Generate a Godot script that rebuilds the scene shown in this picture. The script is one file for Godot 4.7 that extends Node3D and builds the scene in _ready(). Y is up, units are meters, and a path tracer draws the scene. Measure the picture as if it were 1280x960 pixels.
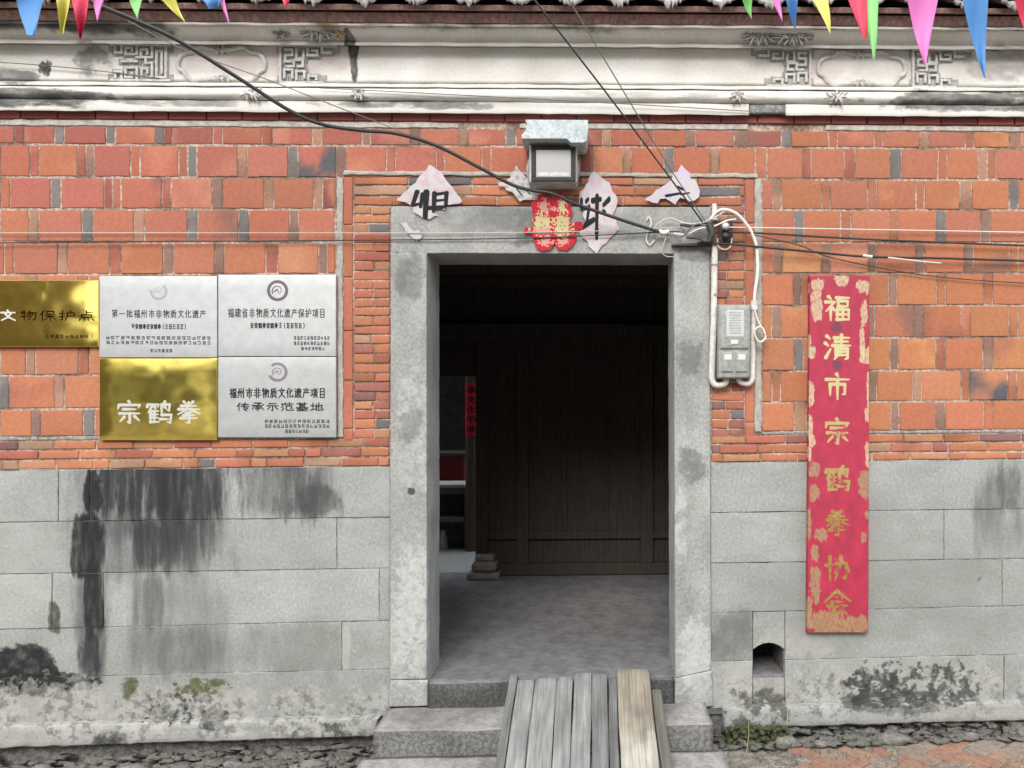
extends Node3D
# A street front of an old brick hall with a stone doorway. The facade was surveyed in units of about 4 mm (V() turns them into metres).

const F := 967.0
const CX := 790.0
const CY := 510.0
const EYE := 1.72
const DIST := 3.95
const YAW := 0.0465
const SUR := Rect2(0, 0, 1, -1)      # metres along the wall
const PRINT := Rect2(0, 0, -1, -1)

var rng := RandomNumberGenerator.new()
var M := {}
var nz := FastNoiseLite.new()
var nf := FastNoiseLite.new()
var taken := {}
var hall: Node3D

# ---------------------------------------------------------------- survey and naming helpers
func V(px: float, py: float, z := 0.0) -> Vector3:
	var dx := (px - CX) / F
	var dy := (CY - py) / F
	var r := Vector3(cos(YAW), 0, sin(YAW))
	var fw := Vector3(sin(YAW), 0, -cos(YAW))
	var d := r * dx + Vector3.UP * dy + fw
	return Vector3(0, EYE, DIST) + d * ((z - DIST) / d.z)

func numbered(n: String) -> String:
	if not taken.has(n):
		taken[n] = 0
		return n
	taken[n] += 1
	return "%s_%03d" % [n, taken[n]]

func tag(o: Node, label: String, category: String, group := "", kind := "") -> Node:
	if label: o.set_meta("label", label)
	if category: o.set_meta("category", category)
	if group: o.set_meta("group", group)
	if kind: o.set_meta("kind", kind)
	return o

func thing(n: String, label: String, category: String, at := Vector3.ZERO, group := "") -> Node3D:
	var o := Node3D.new()
	o.name = numbered(n)
	add_child(o)
	o.position = at
	tag(o, label, category, group)
	return o

func put(n: String, mesh: Mesh, mat: Material, parent: Node = null) -> MeshInstance3D:
	var o := MeshInstance3D.new()
	o.mesh = mesh
	o.material_override = mat
	if parent == null:
		o.name = numbered(n)
		add_child(o)
	else:
		o.name = n
		parent.add_child(o, true)
		if parent is Node3D:
			var p: Node3D = parent
			var off := Vector3.ZERO
			while p != self and p != null:
				off += p.position
				p = p.get_parent() as Node3D
			o.position = -off      # meshes are laid out in world metres
	return o

func holder(n: String, parent: Node) -> Node3D:
	var o := Node3D.new()
	o.name = n
	parent.add_child(o, true)
	return o

# ---------------------------------------------------------------- mesh helpers
func mesh_of(v: PackedVector3Array, n: PackedVector3Array, uv: PackedVector2Array, c: PackedColorArray, idx: PackedInt32Array) -> ArrayMesh:
	var a := []
	a.resize(Mesh.ARRAY_MAX)
	a[Mesh.ARRAY_VERTEX] = v
	a[Mesh.ARRAY_NORMAL] = n
	if uv.size(): a[Mesh.ARRAY_TEX_UV] = uv
	if c.size(): a[Mesh.ARRAY_COLOR] = c
	a[Mesh.ARRAY_INDEX] = idx
	var m := ArrayMesh.new()
	m.add_surface_from_arrays(Mesh.PRIMITIVE_TRIANGLES, a)
	return m

func grid_mesh(P: Array, uvs: Array, cols: Array) -> ArrayMesh:
	# P[j][i]: rows run down, columns run right, as seen from the front
	var rows := P.size()
	var w: int = P[0].size()
	var v := PackedVector3Array()
	var n := PackedVector3Array()
	var uv := PackedVector2Array()
	var c := PackedColorArray()
	var idx := PackedInt32Array()
	for j in rows:
		for i in w:
			v.append(P[j][i])
			var di: Vector3 = P[j][mini(i + 1, w - 1)] - P[j][maxi(i - 1, 0)]
			var dj: Vector3 = P[mini(j + 1, rows - 1)][i] - P[maxi(j - 1, 0)][i]
			var nn := dj.cross(di)
			n.append(nn.normalized() if nn.length_squared() > 1e-16 else Vector3(0, 0, 1))
			if uvs.size(): uv.append(uvs[j][i])
			if cols.size(): c.append(cols[j][i])
	for j in rows - 1:
		for i in w - 1:
			var a := j * w + i
			idx.append_array([a, a + 1, a + w, a + 1, a + w + 1, a + w])
	return mesh_of(v, n, uv, c, idx)

# A block with a slightly uneven face. q: top left, top right, bottom right, bottom left in survey units; front at z, sides running back.
func panel(q: Array, z: float, depth: float, nx: int, ny: int, bevel := 1.2, amp := 0.0015, col := Color.WHITE, col2 = null, uvr := SUR, edge := 0.0, arch := 0.0) -> ArrayMesh:
	# corners in metres on the face; everything after this is laid out along the face itself
	var w4 := []
	for p in q:
		var c := V(p.x, p.y, z)
		w4.append(Vector2(c.x, c.y))
	if uvr.size.x < 0.0:      # a print: 0 to 1 across the panel
		var lo := Vector2(minf(w4[0].x, w4[3].x), maxf(w4[0].y, w4[1].y))
		var hi := Vector2(maxf(w4[1].x, w4[2].x), minf(w4[2].y, w4[3].y))
		uvr = Rect2(lo, hi - lo)
	var w: float = w4[0].distance_to(w4[1])
	var h: float = w4[0].distance_to(w4[3])
	var bm := bevel * 0.004
	var us := [0.0, 0.0, minf(bm / w, 0.3)]
	for i in range(1, nx): us.append(float(i) / nx)
	us.append_array([1.0 - minf(bm / w, 0.3), 1.0, 1.0])
	var vs := [0.0, 0.0, minf(bm / h, 0.3)]
	for j in range(1, ny): vs.append(float(j) / ny)
	vs.append_array([1.0 - minf(bm / h, 0.3), 1.0, 1.0])
	var P := []; var U := []; var C := []
	for j in vs.size():
		var pr := []; var ur := []; var cr := []
		for i in us.size():
			var t: Vector2 = w4[0].lerp(w4[1], us[i])
			var b: Vector2 = w4[3].lerp(w4[2], us[i])
			b.y += arch * 0.004 * (1.0 - pow(2.0 * us[i] - 1.0, 2.0))
			var p := t.lerp(b, vs[j])
			var skirt: bool = i == 0 or j == 0 or i == us.size() - 1 or j == vs.size() - 1
			var rim: bool = not skirt and (i == 1 or j == 1 or i == us.size() - 2 or j == vs.size() - 2)
			if edge > 0.0 and (rim or skirt):
				p += Vector2(nf.get_noise_3d(p.x * 2250.0, p.y * 2250.0, 3.0), nf.get_noise_3d(p.x * 2250.0, p.y * 2250.0, 71.0)) * edge * 0.004
			var zz := z + nz.get_noise_2d(p.x * 1250.0, p.y * 1250.0) * amp * 2.0
			if skirt: zz = z - depth
			elif rim: zz -= bevel * 0.0032
			pr.append(Vector3(p.x, p.y, zz))
			var pu := p
			if skirt:      # the sides run on round the edge
				if i == 0: pu.x -= depth
				elif i == us.size() - 1: pu.x += depth
				if j == 0: pu.y += depth
				elif j == vs.size() - 1: pu.y -= depth
			ur.append((pu - uvr.position) / uvr.size)
			var cc := col
			if col2 != null:
				cc = col.lerp(col2, smoothstep(-0.05, 0.28, nz.get_noise_3d(p.x * 550.0, p.y * 550.0, 200.0)))
			cr.append(cc)
		P.append(pr); U.append(ur); C.append(cr)
	return grid_mesh(P, U, C)

func rect(x0: float, y0: float, x1: float, y1: float) -> Array:
	return [Vector2(x0, y0), Vector2(x1, y0), Vector2(x1, y1), Vector2(x0, y1)]

func cbox(size: Vector3, bevel := 0.004, xf := Transform3D(), st: SurfaceTool = null) -> ArrayMesh:
	# box with chamfered edges
	var own := st == null
	if own:
		st = SurfaceTool.new()
		st.begin(Mesh.PRIMITIVE_TRIANGLES)
	var h := size * 0.5
	var b := minf(bevel, minf(h.x, minf(h.y, h.z)) * 0.6)
	var pt := func(s: Vector3, ax: int) -> Vector3:
		var p := Vector3(s.x * (h.x - b), s.y * (h.y - b), s.z * (h.z - b))
		p[ax] = s[ax] * h[ax]
		return xf * p
	var tri := func(a: Vector3, bb: Vector3, c: Vector3, cen: Vector3):
		var n := (c - a).cross(bb - a)
		if n.dot((a + bb + c) / 3.0 - cen) < 0.0:
			var t := bb
			bb = c
			c = t
			n = -n
		n = n.normalized()
		for p in [a, bb, c]:
			st.set_normal(n)
			st.add_vertex(p)
	var cen := xf.origin
	for ax in 3:
		var u := (ax + 1) % 3
		var w := (ax + 2) % 3
		for s in [-1.0, 1.0]:
			var c4 := []
			for k in [[-1, -1], [1, -1], [1, 1], [-1, 1]]:
				var sg := Vector3()
				sg[ax] = s; sg[u] = k[0]; sg[w] = k[1]
				c4.append(pt.call(sg, ax))
			tri.call(c4[0], c4[1], c4[2], cen)
			tri.call(c4[0], c4[2], c4[3], cen)
	for ax in 3:      # edges parallel to ax
		var u := (ax + 1) % 3
		var w := (ax + 2) % 3
		for k in [[-1, -1], [1, -1], [1, 1], [-1, 1]]:
			var lo := Vector3(); lo[u] = k[0]; lo[w] = k[1]; lo[ax] = -1
			var hi := lo; hi[ax] = 1
			tri.call(pt.call(lo, u), pt.call(hi, u), pt.call(hi, w), cen)
			tri.call(pt.call(lo, u), pt.call(hi, w), pt.call(lo, w), cen)
	for sx in [-1.0, 1.0]:
		for sy in [-1.0, 1.0]:
			for sz in [-1.0, 1.0]:
				var s := Vector3(sx, sy, sz)
				tri.call(pt.call(s, 0), pt.call(s, 1), pt.call(s, 2), cen)
	return st.commit() if own else null

func box_at(n: String, a: Vector3, b: Vector3, mat: Material, parent: Node, bevel := 0.004) -> MeshInstance3D:
	var lo := Vector3(minf(a.x, b.x), minf(a.y, b.y), minf(a.z, b.z))
	var hi := Vector3(maxf(a.x, b.x), maxf(a.y, b.y), maxf(a.z, b.z))
	return put(n, cbox(hi - lo, bevel, Transform3D(Basis(), (lo + hi) * 0.5)), mat, parent)

func smooth_path(pts: Array, per := 6, closed := false) -> Array:
	var out := []
	var n := pts.size()
	var last := n if closed else n - 1
	for i in last:
		var p0: Vector3 = pts[(i - 1 + n) % n] if closed or i > 0 else pts[0] * 2.0 - pts[1]
		var p1: Vector3 = pts[i]
		var p2: Vector3 = pts[(i + 1) % n]
		var p3: Vector3 = pts[(i + 2) % n] if closed or i + 2 < n else p2 * 2.0 - p1
		for k in per:
			out.append(p1.cubic_interpolate(p2, p0, p3, float(k) / per))
	if not closed: out.append(pts[n - 1])
	return out

func tube(pts: Array, r: float, sides := 7, closed := false, r_end := -1.0) -> ArrayMesh:
	var v := PackedVector3Array()
	var nn := PackedVector3Array()
	var idx := PackedInt32Array()
	var n := pts.size()
	var ref := Vector3(0.13, 0.2, 0.97)
	for i in n:
		var a: Vector3 = pts[(i - 1 + n) % n] if closed or i > 0 else pts[0]
		var b: Vector3 = pts[(i + 1) % n] if closed or i < n - 1 else pts[n - 1]
		var t := (b - a).normalized()
		var s := t.cross(ref)
		if s.length() < 0.05: s = t.cross(Vector3.UP)
		s = s.normalized()
		var u := s.cross(t).normalized()
		var rr := r if r_end < 0.0 else lerpf(r, r_end, float(i) / (n - 1))
		for k in sides:
			var an := TAU * k / sides
			var d := s * cos(an) + u * sin(an)
			v.append(pts[i] + d * rr)
			nn.append(d)
	var segs := n if closed else n - 1
	for i in segs:
		for k in sides:
			var a := i * sides + k
			var b := i * sides + (k + 1) % sides
			var c := ((i + 1) % n) * sides + k
			var d := ((i + 1) % n) * sides + (k + 1) % sides
			idx.append_array([a, b, c, b, d, c])
	if not closed:
		for e in [0, n - 1]:
			v.append(pts[e])
			nn.append((pts[0] - pts[1]).normalized() if e == 0 else (pts[n - 1] - pts[n - 2]).normalized())
			for k in sides:
				idx.append_array([v.size() - 1, e * sides + k, e * sides + (k + 1) % sides])
	return mesh_of(v, nn, PackedVector2Array(), PackedColorArray(), idx)

func wire(n: String, pts: Array, r: float, mat: Material, parent: Node = null, per := 6) -> MeshInstance3D:
	return put(n, tube(smooth_path(pts, per), r), mat, parent)

# thin sheet from an outline in survey units, with thickness and UVs over its bounds
func sheet(poly: Array, z: float, thick: float, wob := 0.0) -> ArrayMesh:
	var pv := PackedVector2Array(poly)
	var lo := Vector2(1e9, -1e9)
	var hi := Vector2(-1e9, 1e9)
	for p in poly:
		var c := V(p.x, p.y, z)
		lo = Vector2(minf(lo.x, c.x), maxf(lo.y, c.y))
		hi = Vector2(maxf(hi.x, c.x), minf(hi.y, c.y))
	var tri := Geometry2D.triangulate_polygon(pv)
	var st := SurfaceTool.new()
	st.begin(Mesh.PRIMITIVE_TRIANGLES)
	var zs := []
	for p in poly: zs.append(z + rng.randf() * wob)
	for t in range(0, tri.size(), 3):
		for side in [1, -1]:
			var ord := [tri[t], tri[t + 1], tri[t + 2]]
			var a: Vector2 = pv[ord[0]]; var b: Vector2 = pv[ord[1]]; var c: Vector2 = pv[ord[2]]
			if ((b - a).cross(c - a) < 0.0) == (side == 1): ord.reverse()
			for k in ord:
				st.set_normal(Vector3(0, 0, side))
				var wp := V(pv[k].x, pv[k].y, z) + Vector3(0, 0, zs[k] - z)
				st.set_uv((Vector2(wp.x, wp.y) - lo) / (hi - lo))
				st.add_vertex(wp + Vector3(0, 0, 0.0 if side == 1 else -thick))
	for i in poly.size():
		var j := (i + 1) % poly.size()
		var a := V(poly[i].x, poly[i].y, z) + Vector3(0, 0, zs[i] - z)
		var b := V(poly[j].x, poly[j].y, z) + Vector3(0, 0, zs[j] - z)
		var dz := Vector3(0, 0, -thick)
		var nn := (b - a).cross(Vector3(0, 0, 1)).normalized()
		for k in [[a, i], [b, j], [b + dz, j], [a, i], [b + dz, j], [a + dz, i]]:
			st.set_normal(nn)
			st.set_uv((Vector2(k[0].x, k[0].y) - lo) / (hi - lo))
			st.add_vertex(k[0])
	return st.commit()

func prism(poly: Array, z0: float, z1: float) -> ArrayMesh:
	return sheet(poly, z1, z1 - z0)

# lump: a squashed ball with noise (pebbles, petals, tile drips)
func lump(st: SurfaceTool, c: Vector3, s: Vector3, bumps := 0.15, sd := 0.0, rot := Basis()) -> void:
	var R := 5
	var S := 8
	var g := []
	for j in R + 1:
		var row := []
		for i in S + 1:
			var th := PI * j / R
			var ph := TAU * (i % S) / S
			var d := Vector3(sin(th) * cos(ph), cos(th), sin(th) * sin(ph))
			var k := 1.0 + bumps * 2.0 * nf.get_noise_3d(d.x * 30.0 + sd * 17.0, d.y * 30.0 + sd * 5.0, d.z * 30.0)
			row.append([c + rot * (d * s * k), (rot * (d / s)).normalized()])
		g.append(row)
	for j in R:
		for i in S:
			for k in [[j, i], [j + 1, i], [j, i + 1], [j, i + 1], [j + 1, i], [j + 1, i + 1]]:
				var e: Array = g[k[0]][k[1]]
				st.set_normal(e[1])
				st.add_vertex(e[0])

# ---------------------------------------------------------------- textures
func noise_img(sz: int, freq: float, sd: int, oct := 4, type := FastNoiseLite.TYPE_SIMPLEX_SMOOTH) -> Image:
	var n := FastNoiseLite.new()
	n.seed = sd
	n.frequency = freq
	n.noise_type = type
	n.fractal_octaves = oct
	return n.get_seamless_image(sz, sz)

# grey texture from two noises: fine grain and coarse patches; values near 1 keep the tint of the material
func grain_tex(fine: Image, coarse: Image, lo: float, hi: float, share: float) -> ImageTexture:
	var s := fine.get_width()
	var a := fine.get_data()
	var b := coarse.get_data()
	var out := PackedByteArray()
	out.resize(s * s)
	for i in s * s:
		var k := (a[i] * (1.0 - share) + b[i] * share) / 255.0
		out[i] = int(clampf(lerpf(lo, hi, k), 0.0, 1.0) * 255.0)
	return ImageTexture.create_from_image(Image.create_from_data(s, s, false, Image.FORMAT_L8, out))

func normal_tex(src: Image, strength: float) -> ImageTexture:
	var im: Image = src.duplicate()
	im.convert(Image.FORMAT_RGBA8)
	im.bump_map_to_normal_map(strength)
	return ImageTexture.create_from_image(im)

func tri_mat(col: Color, rough: float, tex: Texture2D, nrm: Texture2D, scale: Vector3, nscale := 0.6, vcol := false, world := true) -> StandardMaterial3D:
	var m := StandardMaterial3D.new()
	m.albedo_color = col
	m.roughness = rough
	m.albedo_texture = tex
	m.uv1_triplanar = true
	m.uv1_world_triplanar = world
	m.uv1_scale = scale
	m.vertex_color_use_as_albedo = vcol
	if nrm != null:
		m.normal_enabled = true
		m.normal_texture = nrm
		m.normal_scale = nscale
	return m

func flat_mat(col: Color, rough := 0.7, metal := 0.0) -> StandardMaterial3D:
	var m := StandardMaterial3D.new()
	m.albedo_color = col
	m.roughness = rough
	m.metallic = metal
	return m

func print_mat(im: Image, rough := 0.7, metal := 0.0) -> StandardMaterial3D:
	var m := StandardMaterial3D.new()
	m.albedo_texture = ImageTexture.create_from_image(im)
	m.roughness = rough
	m.metallic = metal
	m.texture_repeat = false
	return m

# stains: patch of matter with a noisy outline. x0..y1 in image pixels
func stain(im: Image, x0: float, y0: float, x1: float, y1: float, col: Color, strength: float, sx: float, sy: float, thr: float, soft: float, sd: int, amp := 0.9) -> void:
	var n := FastNoiseLite.new()
	n.seed = sd
	n.frequency = 0.42
	n.fractal_octaves = 6
	n.fractal_gain = 0.64
	n.fractal_lacunarity = 2.2
	var cx := (x0 + x1) * 0.5
	var cy := (y0 + y1) * 0.5
	var rx := (x1 - x0) * 0.5
	var ry := (y1 - y0) * 0.5
	for y in range(maxi(0, int(y0 - ry * 0.3)), mini(im.get_height(), int(y1 + ry * 0.3))):
		for x in range(maxi(0, int(x0 - rx * 0.3)), mini(im.get_width(), int(x1 + rx * 0.3))):
			var u := absf(x - cx) / rx
			var v := absf(y - cy) / ry
			var e := 1.0 - pow(u * u * u + v * v * v, 0.3333)
			var k := smoothstep(thr - soft, thr + soft, minf(e * 1.6, 0.75) + n.get_noise_2d(x * sx, y * sy) * amp)
			if k > 0.004:
				im.set_pixel(x, y, im.get_pixel(x, y).lerp(col, k * strength * clampf(0.85 + n.get_noise_2d(x * sx * 2.2 + 40.0, y * sy * 2.2) * 0.6, 0.0, 1.0)))

func patch(im: Image, r: Rect2, a: Vector3, b: Vector3, col: Color, strength: float, sx: float, sy: float, thr: float, soft: float, sd: int, amp: float) -> void:
	var k := Vector2(im.get_width(), im.get_height()) / r.size
	var p := (Vector2(a.x, a.y) - r.position) * k
	var q := (Vector2(b.x, b.y) - r.position) * k
	stain(im, p.x, p.y, q.x, q.y, col, strength, sx, sy, thr, soft, sd, amp)

# ---------------------------------------------------------------- brush lettering: strokes on a 100 x 100 square
const GLYPHS := {
	"福": "18,8 28,18;8,28 40,28 10,62;26,48 26,96;32,50 40,60;48,12 94,12;54,24 54,44;54,24 88,24 88,44;54,44 88,44;50,56 50,94;50,56 92,56 92,94;50,74 92,74;71,56 71,94;50,93 92,93",
	"清": "12,10 24,20;6,36 18,46;8,90 26,58;40,16 94,16;66,6 66,46;44,30 90,30;34,45 98,45;46,56 46,88 40,96;46,56 88,56 88,92 80,96;46,68 88,68;46,80 88,80",
	"市": "48,4 54,14;10,24 92,24;24,42 24,82;24,42 78,42 78,78 70,80;51,26 51,98",
	"宗": "48,2 54,10;12,18 8,34;12,18 90,18 84,30;28,36 74,36;14,54 88,54;52,54 52,94 44,90;32,68 16,88;70,66 88,84",
	"鹤": "6,26 8,16 48,16 46,26;24,22 10,50;18,42 18,94;34,26 38,34;18,44 48,44;18,58 46,58;18,72 46,72;18,90 50,90;33,44 33,90;72,4 66,14;60,16 60,60;60,16 90,16 88,42 82,40;72,26 78,34;60,60 96,60 92,94 82,90;54,78 86,78",
	"拳": "32,4 40,14;66,4 58,14;22,22 78,22;12,36 90,36;50,8 44,36 10,58;56,36 92,56;40,52 62,48;30,62 72,62;20,74 82,74;52,50 52,94 42,92",
	"协": "6,40 40,40;22,8 22,96;48,34 86,34 82,90 72,86;64,8 62,40 42,94;48,54 42,70;90,50 97,66",
	"会": "50,4 6,46;50,4 96,44;32,46 70,46;18,60 84,60;46,62 26,88 76,84;66,72 84,94",
	"第": "24,4 12,20;18,14 44,14;32,16 36,24;64,4 54,20;60,14 90,14;74,16 78,24;20,32 78,32 78,46;24,46 78,46;24,46 20,62;20,62 84,62 82,80 74,78;50,32 50,98;48,64 12,92",
	"一": "8,50 92,50",
	"批": "6,30 36,30;22,6 22,90 14,86;6,62 38,54;48,10 48,88 62,80;48,42 62,42;72,8 72,86 94,86 94,72;94,30 74,46",
	"州": "24,10 22,60 8,94;12,36 8,50;50,8 50,90;36,36 40,50;82,6 82,96;66,36 72,50",
	"非": "38,6 38,96;62,6 62,96;12,26 38,26;12,48 38,48;8,72 38,72;62,26 88,26;62,48 88,48;62,72 94,72",
	"物": "16,14 8,34;10,28 40,28;26,6 26,96;6,62 42,54;58,6 44,44;52,24 94,24 88,90 76,86;66,26 44,66;80,26 50,90",
	"质": "80,6 18,16;20,14 18,60 6,92;18,30 94,30;56,12 54,42;34,42 34,78;34,42 82,42 82,76;58,52 56,72 26,96;62,80 90,96",
	"文": "46,4 54,16;8,24 92,24;70,26 50,66 10,94;28,28 52,66 94,94",
	"化": "30,6 8,48;22,32 22,96;88,18 50,52;52,8 52,86 92,86 92,68",
	"遗": "10,10 18,20;6,36 20,36 18,76;6,94 18,78 40,90 96,90;38,14 84,14 84,28 38,28 38,14;60,6 60,38;30,38 94,38;40,48 40,72;40,48 82,48 82,72;60,54 58,68 34,84;66,72 84,82",
	"产": "48,4 54,12;12,20 90,20;32,28 38,40;68,26 60,40;18,46 92,46;20,46 18,70 6,94",
	"建": "36,16 84,16 84,46;34,30 94,30;36,46 84,46;30,60 88,60;24,74 94,74;58,4 58,86;8,16 26,16 10,44 26,44 20,70 4,92;8,62 40,88 96,92",
	"省": "50,4 50,24;28,12 14,28;72,10 90,24;80,22 12,48;30,44 30,96;30,44 78,44 78,96;30,60 78,60;30,76 78,76;30,92 78,92",
	"保": "28,6 6,46;20,30 20,96;44,12 44,38;44,12 86,12 86,38;44,38 86,38;34,54 96,54;64,38 64,96;62,56 34,86;66,56 96,84",
	"护": "6,30 36,30;22,6 22,90 14,86;6,62 38,54;66,4 74,14;50,24 50,58 38,94;50,24 90,24 90,52;50,52 90,52",
	"项": "6,22 38,22;22,22 22,70;4,76 40,66;44,12 96,12;70,12 62,26;52,28 52,72;52,28 88,28 88,72;70,38 68,66 42,94;74,76 94,94",
	"目": "24,8 24,94;24,8 78,8 78,94;24,36 78,36;24,64 78,64;24,92 78,92",
	"传": "28,6 6,46;20,30 20,96;40,22 92,22;36,42 96,42;66,6 56,62 88,62 66,86;58,78 80,96",
	"承": "26,8 76,8 54,22;52,22 52,90 42,86;36,36 68,36;36,52 68,52;32,68 72,68;8,34 28,34 8,80;92,26 70,44;66,36 94,82",
	"示": "24,14 78,14;8,38 92,38;50,38 50,92 40,88;28,54 12,82;70,52 90,80",
	"范": "6,18 94,18;34,6 34,28;66,6 66,28;12,34 22,42;6,54 16,62;8,94 24,68;42,40 82,40 82,66 72,64;42,40 42,88 94,88 94,74",
	"基": "12,16 88,16;32,4 32,60;68,4 68,60;32,30 68,30;32,44 68,44;6,60 94,60;32,62 10,80;68,62 92,80;28,78 72,78;50,66 50,94;14,94 88,94",
	"地": "4,38 36,38;20,10 20,78;4,86 38,74;42,48 88,32 86,66 78,62;64,6 64,72;46,24 46,86 94,86 94,70",
	"点": "50,4 50,40;50,20 84,20;22,40 22,66;22,40 78,40 78,66;22,66 78,66;14,78 8,94;36,78 40,94;58,78 64,94;82,76 94,94",
	"(": "70,4 52,30 52,70 70,96",
	")": "30,4 48,30 48,70 30,96",
}

func dab(im: Image, p: Vector2, r: float, col: Color) -> void:
	for y in range(maxi(0, int(p.y - r - 1)), mini(im.get_height(), int(p.y + r + 2))):
		for x in range(maxi(0, int(p.x - r - 1)), mini(im.get_width(), int(p.x + r + 2))):
			var a := clampf(r + 0.5 - Vector2(x + 0.5, y + 0.5).distance_to(p), 0.0, 1.0) * col.a
			if a > 0.01:
				var o := im.get_pixel(x, y)
				var c := o.lerp(Color(col, 1.0), a)
				c.a = maxf(o.a, a)
				im.set_pixel(x, y, c)

func stroke(im: Image, pts: Array, r0: float, r1: float, col: Color) -> void:
	for i in pts.size() - 1:
		var a: Vector2 = pts[i]
		var b: Vector2 = pts[i + 1]
		var n := maxi(2, int(a.distance_to(b) / maxf(0.7, r0 * 0.5)))
		for k in n + 1:
			var t := float(k) / n
			var g := (i + t) / (pts.size() - 1)
			dab(im, a.lerp(b, t), lerpf(r0, r1, g), col)

func glyph(im: Image, ch: String, x: float, y: float, w: float, h: float, r: float, col: Color, brush := 0.0) -> void:
	var src: String = GLYPHS.get(ch, "")
	if src == "":
		# lettering too small to read: bars and posts filling the square of a character
		for k in 3:
			if rng.randf() < 0.85: stroke(im, [Vector2(x + w * rng.randf_range(0.05, 0.25), y + h * (0.12 + 0.37 * k)), Vector2(x + w * rng.randf_range(0.7, 0.95), y + h * (0.12 + 0.37 * k))], r, r, col)
		for k in 2:
			if rng.randf() < 0.75: stroke(im, [Vector2(x + w * (0.3 + 0.38 * k), y + h * rng.randf_range(0.0, 0.3)), Vector2(x + w * (0.3 + 0.38 * k), y + h * rng.randf_range(0.65, 1.0))], r, r, col)
		return
	for s in src.split(";"):
		var pts := []
		for q in s.split(" "):
			var xy := q.split(",")
			pts.append(Vector2(x + w * float(xy[0]) / 100.0, y + h * float(xy[1]) / 100.0))
		stroke(im, pts, r * (1.0 + brush * 0.5), r * (1.0 - brush * 0.6), col)

func line_of(im: Image, text: String, x: float, y: float, x1: float, h: float, r: float, col: Color, brush := 0.0) -> void:
	var n := text.length()
	var step := (x1 - x) / n
	for i in n:
		glyph(im, text[i], x + i * step, y, step * 0.9, h, r, col, brush)

# ================================================================ build
func _ready() -> void:
	rng.seed = 20240611
	nz.seed = 5; nz.frequency = 0.006; nz.fractal_octaves = 3
	nf.seed = 9; nf.frequency = 0.02; nf.fractal_octaves = 3
	camera_and_light()
	make_materials()
	ground()
	facade()
	doorway()
	cornice()
	roof()
	interior()
	steps_and_ramp()
	plaques()
	red_board()
	papers()
	floodlight()
	meter()
	cables()
	bunting()
	foot_of_wall()
	across_the_lane()

func camera_and_light() -> void:
	var cam := Camera3D.new()
	cam.name = "camera"
	add_child(cam)
	cam.position = Vector3(0, EYE, DIST)
	cam.rotation.y = -YAW
	var near := 0.05
	cam.set_frustum(960.0 / F * near, Vector2((640.0 - CX) / F, (CY - 480.0) / F) * near, near, 400.0)
	cam.current = true
	var e := Environment.new()
	e.background_mode = Environment.BG_SKY
	var sm := ProceduralSkyMaterial.new()
	sm.sky_top_color = Color(0.80, 0.83, 0.86)
	sm.sky_horizon_color = Color(0.86, 0.87, 0.87)
	sm.sky_curve = 0.2
	sm.ground_bottom_color = Color(0.35, 0.34, 0.32)
	sm.ground_horizon_color = Color(0.6, 0.6, 0.58)
	sm.sun_angle_max = 1.0
	var sky := Sky.new()
	sky.sky_material = sm
	e.sky = sky
	e.tonemap_mode = Environment.TONE_MAPPER_LINEAR
	e.tonemap_exposure = 3.9
	e.sdfgi_enabled = true
	e.ssao_enabled = true
	e.ssil_enabled = true
	var we := WorldEnvironment.new()
	we.name = "environment"
	we.environment = e
	add_child(we)
	var sun := DirectionalLight3D.new()
	sun.name = "sun"
	sun.light_color = Color(1.0, 0.985, 0.965)
	sun.light_energy = 0.32
	sun.light_angular_distance = 30.0
	sun.shadow_enabled = true
	add_child(sun)
	sun.rotation_degrees = Vector3(-38, -12, 0)

func lin(r: float, g: float, b: float) -> Color:
	return Color(r, g, b).linear_to_srgb()

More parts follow.
